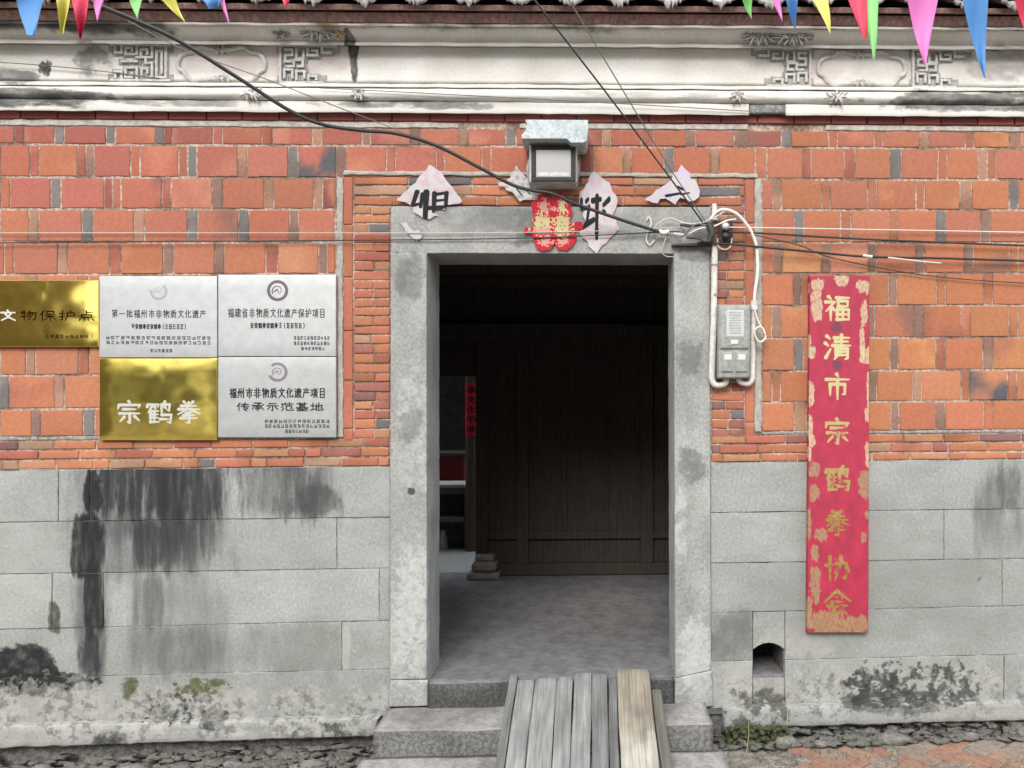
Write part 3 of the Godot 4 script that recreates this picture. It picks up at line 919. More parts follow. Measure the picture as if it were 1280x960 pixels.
func thin_tone() -> Color:
	var pal := [Color(0.41, 0.155, 0.078), Color(0.39, 0.135, 0.078), Color(0.34, 0.105, 0.07), Color(0.28, 0.105, 0.082), Color(0.40, 0.19, 0.1), Color(0.2, 0.1, 0.088), Color(0.13, 0.115, 0.115), Color(0.34, 0.2, 0.13)]
	var r := rng.randf()
	var i := 0 if r < 0.28 else (1 if r < 0.46 else (2 if r < 0.6 else (3 if r < 0.7 else (4 if r < 0.82 else (5 if r < 0.88 else (6 if r < 0.93 else 7))))))
	var s := rng.randf_range(0.85, 1.1)
	return pal[i] * s

func facade() -> void:
	hall = thing("brick_hall", "old red brick hall with grey stone plinth, stone doorway and white carved cornice", "building", Vector3(0, 0, 0))
	var wall := holder("brick_wall", hall)
	# mortar beds
	for q in [[-160, 140, 428, 589], [428, 140, 948, 256.5], [948, 140, 1440, 577], [428, 256.5, 489, 584], [887, 256.5, 948, 580]]:
		put("mortar_bed", panel(rect(q[0], q[1], q[2], q[3]), -0.0025, 0.02, int((q[2] - q[0]) / 7.0), int((q[3] - q[1]) / 7.0), 0.2, 0.0012, Color(1.05, 1.03, 1.0), Color(0.5, 0.46, 0.44)), M.mortar, wall)
	var burnt := Color(0.085, 0.08, 0.085)
	for ri in ROWS.size():
		var r: Array = ROWS[ri]
		var f: Array = FACES[ri].duplicate()
		while f[0] > -100: f = [f[0] - 66, f[0] - 12] + f
		while f[f.size() - 1] < 1420: f.append_array([f[f.size() - 1] + 11, f[f.size() - 1] + 59])
		for i in range(0, f.size(), 2):
			var x0: float = f[i]
			var x1: float = f[i + 1]
			var c := tone(x0, r[0])
			var c2 = null
			var dice := rng.randf()
			if dice < 0.05: c2 = c.lerp(burnt, 0.5)
			elif dice < 0.3: c2 = Color(c.r * 1.12, c.g * 1.35, c.b * 1.3)
			elif dice < 0.42: c2 = Color(c.r * 0.78, c.g * 0.8, c.b * 0.95)
			if (ri == 1 and x0 == 372) or (ri == 8 and x0 == 1212): c2 = burnt
			if ri == 2 and x0 == 403: c = Color(0.2, 0.06, 0.055)
			if ri == 0 and (x0 == 933 or x0 == 215 or x0 == 704): c = Color(0.28, 0.09, 0.07)
			if ri == 0: c = c * 0.93
			put("face_brick", panel(slab_q(r, x0, x1, 0.75), 0.0015 + rng.randf_range(-0.0015, 0.002), 0.014, 6, 4, 0.8, 0.0014, c, c2, SUR, 1.7), M.brick, wall)
			if i + 2 < f.size():
				var g0 := x1
				var g1: float = f[i + 2]
				if g1 - g0 > 100.0: continue
				var parts := 2 if g1 - g0 > 15.5 else 1
				for k in parts:
					var h0 := lerpf(g0, g1, float(k) / parts)
					var h1 := lerpf(g0, g1, float(k + 1) / parts)
					var hc := tone(h0, r[0]) * 0.92
					var d2 := rng.randf()
					if d2 < (0.2 if ri < 4 else 0.09): hc = Color(0.17, 0.15, 0.145)
					elif d2 < 0.42: hc = Color(0.25, 0.14, 0.105)
					elif d2 < 0.62: hc = Color(0.33, 0.175, 0.115)
					hc = hc * rng.randf_range(0.88, 1.12)
					put("header_brick", panel(slab_q(r, h0, h1, 0.65), 0.0005 + rng.randf_range(-0.0015, 0.001), 0.014, 1, 3, 1.0, 0.001, hc, hc * 0.75, SUR, 1.2), M.brick, wall)
	# dark red stretcher course under the cornice and the lime band below it
	var x := -160.0
	while x < 1440:
		var w := rng.randf_range(43, 48)
		put("stretcher_brick", panel(slab_q([136.5, 146, 148, 157], x, x + w, 0.7), 0.012, 0.03, 2, 1, 1.0, 0.001, Color(0.26, 0.075, 0.06) * rng.randf_range(0.75, 1.15)), M.brick, wall)
		x += w
	for q in [[-160, 574], [650, 936], [1032, 1440]]:
		put("lime_band", panel(slab_q([148.6, 157.2, 156.8, 164.6], q[0], q[1], 0.3), 0.005, 0.02, int((q[1] - q[0]) / 12.0), 1, 1.2, 0.002, Color.WHITE, null, SUR, 2.2), M.lime, wall)
	# the brick frame round the doorway: capping, thin courses, edge bricks
	put("capping", panel([Vector2(429, 213.5), Vector2(948, 217), Vector2(948, 222), Vector2(429, 218.5)], 0.01, 0.03, 60, 1, 1.0, 0.002, Color.WHITE, null, SUR, 2.6), M.capping, wall)
	put("plaster_strip", panel(rect(421, 222, 428.5, 547), 0.005, 0.02, 1, 40, 1.0, 0.002, Color.WHITE, null, SUR, 2.4), M.capping, wall)
	put("plaster_strip", panel(rect(943.5, 222, 952, 540), 0.005, 0.02, 1, 40, 1.0, 0.002, Color.WHITE, null, SUR, 2.4), M.capping, wall)
	put("lime_band", panel(slab_q([546.3, 537.3, 551, 541], -160, 421, 0.2), 0.001, 0.02, 40, 1, 0.8, 0.002, Color.WHITE, null, SUR, 2.2), M.grey_plaster, wall)
	put("lime_band", panel(slab_q([546.3, 537.3, 551, 541], 952, 1440, 0.2), 0.001, 0.02, 34, 1, 0.8, 0.002, Color.WHITE, null, SUR, 2.2), M.grey_plaster, wall)
	for rr in [[219.2, 223, 230.3, 233], [231, 234, 243.5, 246], [244.3, 247, 256.4, 258]]:
		x = 442.0 - rng.randf_range(0, 25)
		while x < 931:
			var w := rng.randf_range(56, 82)
			var a := maxf(x, 442)
			var b := minf(x + w, 931)
			if b - a > 6: thin(wall, rr, a, b)
			x += w
	var y := 257.5
	var k := 0
	while y < 544:
		var hgt := rng.randf_range(10.8, 12.4)
		for side in [[442, 488], [889, 931]]:
			var cut: float = side[0] + (side[1] - side[0]) * rng.randf_range(0.4, 0.6)
			if (k + int(side[0])) % 2 == 0 or rng.randf() < 0.25:
				thin(wall, [y, y, y + hgt, y + hgt], side[0], cut)
				thin(wall, [y, y, y + hgt, y + hgt], cut, side[1])
			else:
				thin(wall, [y, y, y + hgt, y + hgt], side[0], side[1])
		y += hgt
		k += 1
	for side in [[428.5, 441.5], [931, 943.5]]:
		y = 220.0 + (0.0 if side[0] < 600 else 3.0)
		while y < 548:
			var hgt := minf(rng.randf_range(54, 72), 552 - y)
			if hgt > 8:
				put("edge_brick", panel(rect(side[0] + 0.8, y + 0.8, side[1] - 0.8, y + hgt - 0.8), 0.004, 0.02, 1, 4, 1.2, 0.0012, Color(0.41, 0.14, 0.075) * rng.randf_range(0.85, 1.08), Color(0.36, 0.11, 0.07), SUR, 1.2), M.brick, wall)
			y += hgt
	for rr in [[551.5, 541, 563, 552], [563.6, 552.6, 575, 564], [575.6, 564.6, 588, 574]]:
		for span in [[-160, 487], [889, 1440]]:
			x = span[0] - rng.randf_range(0, 30)
			while x < span[1]:
				var w := rng.randf_range(44, 54)
				if rng.randf() < 0.16: w = 20
				var a := maxf(x, span[0])
				var b := minf(x + w, span[1])
				if b - a > 5: thin(wall, rr, a, b)
				x += w
	# stone plinth
	var plinth := holder("stone_plinth", hall)
	var L := [[588.5, 574], [653, 636], [718, 698], [787, 757], [848, 818], [908, 877]]
	var joints := [[-160, 73, 112, 488], [-160, 421, 488], [-160, 65, 129, 474, 488], [-160, 427, 488], [-160, 488]]
	var jr := [[888, 1253, 1440], [888, 1180, 1440], [888, 1253, 1440], [888, 941], [888, 941]]
	for q in [[[-160, 590], [488, 582.5], [488, 895], [-160, 912]], [[888, 578.5], [940, 578], [940, 886], [888, 888]], [[982, 577.5], [1440, 572.5], [1440, 872], [982, 884]]]:
		put("joint_bed", panel([Vector2(q[0][0], q[0][1]), Vector2(q[1][0], q[1][1]), Vector2(q[2][0], q[2][1]), Vector2(q[3][0], q[3][1])], 0.0008, 0.02, 20, 10, 0.3, 0.0012), M.joint, plinth)
	for ri in 5:
		var r := [L[ri][0], L[ri][1], L[ri + 1][0], L[ri + 1][1]]
		for set in [joints[ri], jr[ri]]:
			for i in set.size() - 1:
				stone(plinth, r, set[i], set[i + 1], ri)
	stone(plinth, [787, 757, 848, 818], 981, 1440, 3)
	stone(plinth, [848, 818, 908, 877], 981, 1255, 4)
	stone(plinth, [848, 818, 908, 877], 1255, 1440, 4)
	# the small arched drain opening
	put("stone_block", panel([Vector2(941.2, 765.5), Vector2(980.8, 764.5), Vector2(980.8, 812), Vector2(941.2, 812)], 0.004, 0.2, 6, 3, 0.4, 0.001, Color(0.62, 0.62, 0.61), null, BASE_R, 0.3, 9.0), M.base, plinth)
	put("stone_block", panel(rect(941.2, 848, 980.8, 886), 0.004, 0.2, 4, 3, 0.4, 0.001, Color(0.60, 0.60, 0.59), null, BASE_R, 0.3), M.base, plinth)
	# projecting ledge at the foot
	put("base_ledge", panel([Vector2(-160, 911.5), Vector2(474, 897), Vector2(468, 921), Vector2(-160, 942)], 0.05, 0.1, 60, 3, 3.0, 0.005, Color(0.62, 0.62, 0.61), null, BASE_R, 3.0), M.base, plinth)
	put("base_ledge", panel([Vector2(905, 885), Vector2(1440, 872), Vector2(1440, 897), Vector2(905, 912)], 0.05, 0.1, 50, 3, 3.0, 0.005, Color(0.62, 0.62, 0.61), null, BASE_R, 3.0), M.base, plinth)
	# wall core behind the facing
	var core := SurfaceTool.new()
	core.begin(Mesh.PRIMITIVE_TRIANGLES)
	var jl := V(487, 600).x
	var jrx := V(889, 600).x
	var top := V(640, 20).y
	var hx0 := V(942, 830).x
	var hx1 := V(980, 830).x
	var hy0 := V(960, 846).y
	var hy1 := V(960, 803).y
	var lint := V(640, 258).y
	for b in [[-7.0, -0.4, jl, top], [jrx, -0.4, hx0, top], [hx1, -0.4, 6.5, top], [hx0, -0.4, hx1, hy0], [hx0, hy1, hx1, top], [jl, lint, jrx, top]]:
		var lo := Vector3(b[0], b[1], -0.34)
		var hi := Vector3(b[2], b[3], -0.02)
		cbox(hi - lo, 0.0005, Transform3D(Basis(), (lo + hi) * 0.5), core)
	put("wall_core", core.commit(), M.core, hall)
	box_at("drain_back", Vector3(hx0, hy0, -0.36), Vector3(hx1, hy1, -0.345), M.core, hall)

func thin(wall: Node, rr: Array, a: float, b: float) -> void:
	var c := thin_tone()
	put("thin_brick", panel(slab_q(rr, a, b, 0.8), 0.003 + rng.randf_range(-0.002, 0.003), 0.016, maxi(1, int((b - a) / 16.0)), 1, 1.2, 0.0015, c, c * rng.randf_range(0.7, 1.05), SUR, 1.5), M.brick, wall)

func stone(plinth: Node, r: Array, x0: float, x1: float, ri: int) -> void:
	var s := rng.randf_range(0.58, 0.69)
	var c := Color(s, s * 1.0, s * 0.985)
	if x0 > 800 and x0 < 940 and ri == 3: c = Color(0.5, 0.5, 0.49)
	put("stone_block", panel(slab_q(r, x0, x1, 0.38), 0.004 + rng.randf_range(-0.0015, 0.0025) + (0.006 if ri == 4 else 0.0), 0.05 if x0 < 900 or x1 < 950 else 0.2, maxi(2, int((x1 - x0) / 14.0)), 5, 0.7, 0.0012 if ri < 4 else 0.004, c, null, BASE_R, 1.5), M.base, plinth)

# ---------------------------------------------------------------- stone door surround
func doorway() -> void:
	var d := holder("door_surround", hall)
	var c := Color(0.98, 0.98, 0.97)
	var c2 := Color(0.84, 0.84, 0.83)
	put("jamb", panel([Vector2(488, 316), Vector2(533.5, 316), Vector2(533.5, 849), Vector2(487, 850)], 0.018, 0.31, 5, 40, 1.2, 0.002, c, c2, FRAME_R, 0.8), M.frame, d)
	put("jamb", panel([Vector2(842, 316), Vector2(887.5, 316), Vector2(889, 838), Vector2(844, 848)], 0.018, 0.31, 5, 40, 1.2, 0.002, c, c2, FRAME_R, 0.8), M.frame, d)
	put("lintel", panel([Vector2(488.5, 257.5), Vector2(889, 258.5), Vector2(889, 317.6), Vector2(488.5, 316.6)], 0.016, 0.31, 30, 5, 1.2, 0.002, c, c2, FRAME_R, 0.8), M.frame, d)
	put("plinth_block", panel([Vector2(487, 850.5), Vector2(535, 850.5), Vector2(535, 883), Vector2(486, 884)], 0.019, 0.33, 5, 3, 1.5, 0.002, c, c2, FRAME_R, 1.0), M.frame, d)
	put("plinth_block", panel([Vector2(843, 848.5), Vector2(890, 838.5), Vector2(892, 884), Vector2(843, 886)], 0.02, 0.33, 5, 3, 1.5, 0.002, c, c2, FRAME_R, 1.0), M.frame, d)
	rough_slab("threshold", d, Vector3(V(535.6, 860, 0.02).x, 0.1, -0.335), Vector3(V(842.4, 860, 0.02).x, FLOOR_Y - 0.004, 0.028), Color(0.6, 0.595, 0.59))

# ---------------------------------------------------------------- cornice
func tilt(px: float) -> float:
	return (px - 640.0) * 0.0066

func sweep(prof: Array, x0: float, x1: float, amp := 0.0015, mat: Material = null, n := "moulding", parent: Node = null) -> MeshInstance3D:
	var P := []; var U := []
	var cols := int((x1 - x0) / 10.0)
	for j in prof.size():
		var pr := []; var ur := []
		for i in cols + 1:
			var px := lerpf(x0, x1, float(i) / cols)
			var w := nz.get_noise_2d(px * 3.0, j * 40.0)
			var py: float = prof[j][0] + tilt(px) + w * 1.2
			var p := V(px, py, prof[j][1])
			pr.append(p + Vector3(0, 0, w * amp))
			ur.append((Vector2(p.x, p.y) - CORN_R.position) / CORN_R.size)
		P.append(pr); U.append(ur)
	return put(n, grid_mesh(P, U, []), mat, parent)

func cornice() -> void:
	var c := holder("cornice", hall)
	var m: Material = M.cornice
	# profiles run downwards: height, distance out
	sweep([[16, 0.0], [16, 0.20], [17, 0.205], [29, 0.18], [29.5, 0.175], [29.5, 0.0]], -160, 1440, 0.002, M.eave_wood, "eave_board", c)
	sweep([[29.6, 0.0], [29.6, 0.17], [30.2, 0.175], [33, 0.175], [33.6, 0.17], [34, 0.15]], -160, 1440, 0.001, m, "upper_fillet", c)
	sweep([[34, 0.155], [37, 0.15], [42, 0.13], [48, 0.10], [53, 0.085], [54, 0.08]], -160, 1440, 0.003, m, "cove", c)
	sweep([[53.5, 0.06], [53.5, 0.092], [54, 0.095], [57.6, 0.095], [58.2, 0.09], [58.2, 0.03]], -160, 1440, 0.001, m, "fillet", c)
	for q in [[-160, 1440]]:
		sweep([[58.1, 0.0], [58.1, 0.035], [61, 0.034], [70, 0.034], [80, 0.034], [90, 0.035], [100, 0.036], [106, 0.038], [106.5, 0.0]], q[0], q[1], 0.003, m, "frieze", c)
	sweep([[105.8, 0.03], [105.8, 0.058], [106.4, 0.06], [109.6, 0.06], [110.2, 0.058], [110.4, 0.03]], -160, 1440, 0.001, m, "fillet", c)
	sweep([[110.2, 0.03], [111.5, 0.05], [114, 0.068], [118, 0.075], [122, 0.07], [126, 0.055], [128, 0.04], [128.2, 0.02]], -160, 1440, 0.002, m, "torus", c)
	for q in [[-160, 936], [982, 1440]]:
		sweep([[128.0, 0.02], [128.0, 0.048], [128.8, 0.052], [138, 0.05], [141.6, 0.048], [142.2, 0.044], [142.2, 0.0]], q[0], q[1], 0.001, m, "lower_fillet", c)
	sweep([[128.4, 0.02], [128.4, 0.044], [134, 0.046], [138, 0.04], [141, 0.036], [141.4, 0.0]], 936, 982, 0.003, M.grey_plaster, "lower_fillet", c)
	# fretwork in relief
	var fret_a := [[[208, 58], [208, 99], [196.5, 99], [196.5, 66], [203, 66], [203, 93]], [[191, 58], [191, 74], [177, 74], [177, 64], [185, 64], [185, 69.5]], [[172, 57], [172, 70], [158, 70], [158, 62], [166, 62], [166, 66]], [[172, 74], [183, 74], [183, 81], [191, 81], [191, 99], [178, 99], [178, 88], [185, 88], [185, 93]], [[172, 102], [172, 87], [158, 87], [158, 99], [166, 99], [166, 94]], [[153, 60], [153, 68], [145, 68], [145, 61]], [[153, 100], [153, 92], [145, 92], [145, 99]], [[153, 79], [172, 79]], [[140, 58], [212, 58]], [[140, 102.5], [212, 102.5]]]
	var fret_b := [[[351, 58], [351, 104]], [[351, 58], [420, 58]], [[351, 104], [404, 104]], [[357, 63], [366, 63], [366, 70], [357, 70], [357, 78], [366, 78]], [[371, 62], [371, 74], [380, 74], [380, 66]], [[385, 62], [385, 70], [397, 70], [397, 64], [391, 64]], [[403, 58], [403, 66], [414, 66]], [[360, 84], [368, 84], [368, 76], [379, 76], [379, 84], [373, 84]], [[356, 98], [356, 88], [366, 88], [366, 98]], [[371, 100], [371, 90], [381, 90], [381, 98]], [[386, 104], [386, 96], [396, 96], [396, 100]]]
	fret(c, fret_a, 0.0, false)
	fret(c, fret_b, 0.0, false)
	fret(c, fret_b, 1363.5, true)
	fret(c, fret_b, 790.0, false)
	# scalloped oval frames
	for q in [[277.0, 83.0, 54.0], [1077.0, 83.5, 54.0]]:
		var half := [[8, -18], [15, -19], [22, -21], [30, -20.5], [36, -15.5], [44, -14.5], [51, -10], [54.5, -2], [53, 6], [47, 10], [43, 16], [35, 20.5], [24, 19.5], [12, 18.5]]
		var ring := []
		for p in half: ring.append(V(q[0] + p[0], q[1] + p[1] + tilt(q[0] + p[0]), 0.04))
		for i in range(half.size() - 1, -1, -1):
			var p: Array = half[i]
			ring.append(V(q[0] - p[0], q[1] + p[1] + tilt(q[0] - p[0]), 0.04))
		var pts := smooth_path(ring, 5, true)
		put("oval_frame", tube(pts, 0.0105, 8, true), M.relief, c)
		# leaf knots at the head and the foot of the oval
		for s in [-1.0, 1.0]:
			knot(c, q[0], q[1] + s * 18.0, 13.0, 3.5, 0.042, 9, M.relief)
	for q in [[316.0, 122.0, 15.0], [449.0, 121.5, 10.0], [922.0, 121.0, 10.0], [1047.0, 121.0, 17.0]]:
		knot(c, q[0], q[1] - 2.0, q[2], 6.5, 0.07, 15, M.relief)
	knot(c, 352.0, 43.0, 11.0, 7.5, 0.13, 14, M.relief_old)
	knot(c, 398.0, 43.0, 22.0, 7.5, 0.13, 22, M.relief_old)
	knot(c, 424.0, 40.0, 8.0, 9.0, 0.135, 14, M.ochre)
	knot(c, 950.0, 44.0, 22.0, 9.0, 0.13, 26, M.relief_old)
	knot(c, 992.0, 44.0, 24.0, 9.0, 0.13, 28, M.relief_old)

func fret(c: Node, lines: Array, shift: float, mirror: bool) -> void:
	var st := SurfaceTool.new()
	st.begin(Mesh.PRIMITIVE_TRIANGLES)
	for l in lines:
		for i in l.size() - 1:
			var ax: float = shift - l[i][0] if mirror else shift + l[i][0]
			var bx: float = shift - l[i + 1][0] if mirror else shift + l[i + 1][0]
			var a := V(ax, l[i][1] + tilt(ax) + 1.5, 0.043)
			var b := V(bx, l[i + 1][1] + tilt(bx) + 1.5, 0.043)
			var d := b - a
			var len := d.length()
			var xx := d / len
			var yy := Vector3(0, 0, 1).cross(xx)
			cbox(Vector3(len + 0.012, 0.012, 0.018), 0.002, Transform3D(Basis(xx, yy, Vector3(0, 0, 1)), (a + b) * 0.5 + Vector3(0, 0, rng.randf_range(0.0, 0.001))), st)
	put("fret_relief", st.commit(), M.relief, c)
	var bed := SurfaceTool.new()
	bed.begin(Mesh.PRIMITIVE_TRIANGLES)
	for l in lines:      # darker ground between the bars: recess shade put into the colour, with soot
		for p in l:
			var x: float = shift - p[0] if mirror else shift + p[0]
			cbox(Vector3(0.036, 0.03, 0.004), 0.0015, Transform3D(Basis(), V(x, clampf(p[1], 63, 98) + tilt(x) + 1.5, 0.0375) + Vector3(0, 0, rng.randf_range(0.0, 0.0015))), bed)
	put("fret_shade_ground", bed.commit(), M.fret_shade_ground, c)

func knot(c: Node, x: float, y: float, rx: float, ry: float, z: float, n: int, mat: Material) -> void:
	var st := SurfaceTool.new()
	st.begin(Mesh.PRIMITIVE_TRIANGLES)
	for i in n:
		var t := TAU * i / n
		var k := 0.45 if i % 2 == 0 else 0.85
		var px := x + cos(t) * rx * k
		var py := y + sin(t) * ry * k + tilt(x)
		lump(st, V(px, py, z + rng.randf_range(-0.006, 0.006)), Vector3(rx * 0.0011, 0.006, 0.011), 0.25, i + x, Basis(Vector3(0, 0, 1), -t + rng.randf_range(-0.4, 0.4)))
	put("flower_relief", st.commit(), mat, c)
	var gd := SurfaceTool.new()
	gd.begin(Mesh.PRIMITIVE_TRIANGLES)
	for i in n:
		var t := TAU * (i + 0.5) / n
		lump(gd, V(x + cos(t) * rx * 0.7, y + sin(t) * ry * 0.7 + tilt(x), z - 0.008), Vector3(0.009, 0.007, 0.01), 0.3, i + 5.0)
	put("flower_shade_ground", gd.commit(), M.relief_old, c)  # darker lumps stand in for the shade between the petals

# ---------------------------------------------------------------- roof
func roof() -> void:
	var r := holder("roof", hall)
	var ya := V(0, 9 + tilt(0), 0.25)
	var yb := V(1280, 9 + tilt(1280), 0.25)
	var run := (yb.y - ya.y) / (yb.x - ya.x)      # the old eave line is not level
	var ye := ya.y + run * (-0.3 - ya.x)
	var slope := 0.45
	# boarding under the tiles
	var an := atan(slope)
	var roll := Basis(Vector3(0, 0, 1), atan(run))
	var deck := SurfaceTool.new()
	deck.begin(Mesh.PRIMITIVE_TRIANGLES)
	var up := Vector3(0, sin(an), -cos(an))
	cbox(Vector3(13.5, 0.025, 2.5), 0.003, Transform3D(roll * Basis(Vector3.RIGHT, an), Vector3(-0.3, ye + 0.004, 0.235) + up * 1.25), deck)
	put("roof_deck", deck.commit(), M.eave_wood, r)
	var ridge := Vector3(-0.3, ye, 0.235) + up * 2.5
	var back := SurfaceTool.new()
	back.begin(Mesh.PRIMITIVE_TRIANGLES)
	cbox(Vector3(13.5, 0.03, 0.75), 0.003, Transform3D(roll * Basis(Vector3.RIGHT, -an), ridge + Vector3(0, -sin(an), -cos(an)) * 0.36), back)
	put("rear_slope", back.commit(), M.eave_wood, r)
	# pan tiles in columns, a cover tile over each joint and a plaster drip at each eave end
	var pan := [Color(0.2, 0.12, 0.1), Color(0.26, 0.15, 0.12), Color(0.15, 0.11, 0.1)]
	var step := 0.2405
	for i in range(-17, 16):
		var cx := V(584, 0, 0.27).x + i * step
		ye = ya.y + run * (cx - ya.x)
		for k in 5:
			var z := 0.272 - k * 0.2
			var y := ye + 0.082 + k * 0.2 * slope
			put("pan_tile", arc_tile(cx, y, z, 0.112, 0.26, slope, false, pan[rng.randi() % 3] * rng.randf_range(0.8, 1.2)), M.tile, r)
			put("cover_tile", arc_tile(cx + step * 0.5, y - 0.012, z + 0.012, 0.075, 0.26, slope, true, Color(0.36, 0.22, 0.17) * rng.randf_range(0.7, 1.2)), M.tile, r)
		# plaster drip: a ragged lip, deeper in the middle and turned up at its ends
		var P := [[], [], [], [], []]
		for q in 17:
			var u := (q - 8) / 8.0
			var x := cx + u * 0.07 + rng.randf_range(-0.003, 0.003)
			var yt := ye + 0.024 + u * u * 0.012 + rng.randf_range(-0.003, 0.003)
			var th := (0.026 * (1.0 - absf(u)) + 0.006) * rng.randf_range(0.4, 1.6)
			var zf := 0.285 + rng.randf_range(-0.004, 0.004)
			P[0].append(Vector3(x, yt, 0.268))
			P[1].append(Vector3(x, yt + 0.003, zf - 0.006))
			P[2].append(Vector3(x, yt - th * 0.5, zf))
			P[3].append(Vector3(x, yt - th, zf - 0.008))
			P[4].append(Vector3(x, yt - th * 0.8, 0.268))
		put("drip_lip", grid_mesh(P, [], []), M.drip, r)

func arc_tile(cx: float, y: float, z: float, rad: float, length: float, slope: float, up: bool, col: Color) -> ArrayMesh:
	var P := []; var C := []
	var ring := []
	var t := 0.014
	for o in [0.0, 1.0]:
		for i in 9:
			var a := PI * (0.08 + 0.84 * i / 8.0)
			if o == 1.0: a = PI - a
			var rr := rad + (t if (o == 0.0) else 0.0)
			ring.append(Vector2(cos(a) * rr, sin(a) * rr * (0.85 if up else -0.5)))
	ring.append(ring[0])
	if not up: ring.reverse()
	for zz in [0.0, 0.0, 1.0, 1.0]:
		var row := []; var cr := []
		for p in ring:
			row.append(Vector3(cx + p.x, y + p.y + zz * length * slope, z - zz * length))
			cr.append(col)
		P.append(row); C.append(cr)
	for i in ring.size():
		P[0][i] = Vector3(cx, y + (0.85 if up else -0.5) * rad, z).lerp(P[0][i], 0.97)
	return grid_mesh(P, [], C)

# ---------------------------------------------------------------- inside the hall
const FLOOR_Y := 0.345
func interior() -> void:
	var fl := SurfaceTool.new()
	fl.begin(Mesh.PRIMITIVE_TRIANGLES)
	cbox(Vector3(6.4, 0.2, 6.0), 0.001, Transform3D(Basis(), Vector3(-0.3, FLOOR_Y - 0.1, -0.004 - 3.0)), fl)
	tag(put("floor", fl.commit(), M.cement), "", "", "", "structure")
	var inn := holder("inner_room", hall)
	box_at("lit_court_paving", Vector3(-3.2, FLOOR_Y - 0.02, -4.3), Vector3(2.6, FLOOR_Y + 0.005, -2.56), M.granite, inn)  # paler slab put in for the daylight on the court floor
	box_at("side_wall", Vector3(-3.6, -0.2, -6.2), Vector3(-3.3, 3.3, -0.35), M.inner_wall, inn)
	box_at("side_wall", Vector3(2.7, -0.2, -6.2), Vector3(3.0, 3.3, -0.35), M.inner_wall, inn)
	box_at("added_partition", Vector3(-1.50, FLOOR_Y - 0.05, -2.3), Vector3(-1.40, 3.05, -0.345), M.inner_wall, inn)  # both partitions are added out of view to cut side light in the hall
	box_at("added_partition", Vector3(1.05, FLOOR_Y - 0.05, -2.4), Vector3(1.15, 3.05, -0.345), M.inner_wall, inn)
	box_at("back_wall", Vector3(-3.3, -0.2, -6.2), Vector3(2.7, 3.9, -5.9), M.inner_wall, inn)
	box_at("ceiling", Vector3(-3.3, 3.05, -2.6), Vector3(2.7, 3.1, -0.345), M.ceiling, inn)
	box_at("rear_ceiling", Vector3(-3.3, 2.55, -5.9), Vector3(2.7, 2.6, -4.4), M.ceiling, inn)
	box_at("rear_gable", Vector3(-3.3, 2.45, -4.5), Vector3(2.7, 2.9, -4.4), M.ceiling, inn)
	box_at("added_court_wall", Vector3(-3.3, FLOOR_Y, -4.0), Vector3(-3.27, 3.0, -2.62), M.lime, inn)  # pale walls added to bounce sky light into the court
	box_at("added_court_wall", Vector3(2.67, FLOOR_Y, -4.0), Vector3(2.7, 3.0, -2.62), M.lime, inn)
	for z in [-0.95, -1.7, -2.35]:
		put("beam", tube([Vector3(-3.3, 2.78, z), Vector3(2.7, 2.78, z)], 0.09, 12), M.dark_wood, inn)
	box_at("tie_beam", Vector3(-3.3, 2.28, -2.42), Vector3(2.7, 2.4, -2.3), M.dark_wood, inn)
	put("column", tube([Vector3(-1.19, FLOOR_Y, -3.55), Vector3(-1.19, 2.55, -3.55)], 0.062, 16), M.old_wood, inn)
	put("rear_beam", tube([Vector3(-3.3, 2.45, -3.5), Vector3(2.7, 2.45, -3.5)], 0.09, 12), M.dark_wood, inn)
	# tall timber screen facing the door
	var s := thing("timber_screen", "tall dark timber screen on a low sill facing the open doorway", "screen", Vector3(0, FLOOR_Y, -2.45))
	box_at("screen_panel", Vector3(-0.98, FLOOR_Y + 0.33, -2.47), Vector3(1.9, 3.04, -2.44), M.dark_wood, s)
	for x in [-0.93, -0.6, 0.42, 0.95, 1.85]:
		box_at("post", Vector3(x - 0.05, FLOOR_Y + 0.1, -2.5), Vector3(x + 0.05, 3.04, -2.4), M.dark_wood, s)
	for x in [-0.26, 0.08]:
		box_at("board_joint", Vector3(x - 0.02, FLOOR_Y + 0.36, -2.44), Vector3(x + 0.02, 2.2, -2.425), M.dark_wood, s)
	box_at("added_header_board", Vector3(-3.28, 1.98, -2.5), Vector3(-0.985, 3.04, -2.44), M.dark_wood, s)  # added board, covers the daylit rear gable so this gap stays dark
	box_at("rail", Vector3(-0.98, FLOOR_Y + 0.30, -2.49), Vector3(1.9, FLOOR_Y + 0.36, -2.41), M.dark_wood, s)
	box_at("sill", Vector3(-0.98, FLOOR_Y, -2.5), Vector3(1.9, FLOOR_Y + 0.1, -2.40), M.dark_wood, s, 0.012)
	box_at("lower_panel", Vector3(-0.9, FLOOR_Y + 0.1, -2.47), Vector3(1.9, FLOOR_Y + 0.3, -2.445), M.dark_wood, s)
	var drum := SurfaceTool.new()
	drum.begin(Mesh.PRIMITIVE_TRIANGLES)
	cbox(Vector3(0.26, 0.05, 0.22), 0.01, Transform3D(Basis(), Vector3(-0.9, FLOOR_Y + 0.026, -2.38)), drum)
	cbox(Vector3(0.2, 0.09, 0.17), 0.03, Transform3D(Basis(), Vector3(-0.9, FLOOR_Y + 0.095, -2.38)), drum)
	cbox(Vector3(0.15, 0.05, 0.14), 0.012, Transform3D(Basis(), Vector3(-0.9, FLOOR_Y + 0.164, -2.39)), drum)
	put("stone_foot", drum.commit(), M.inner_wall, s)
	# masonry hearth beyond the screen
	var h := thing("masonry_hearth", "low masonry hearth with an open niche and white ledge beyond the screen", "hearth", Vector3(-1.6, FLOOR_Y, -3.75))
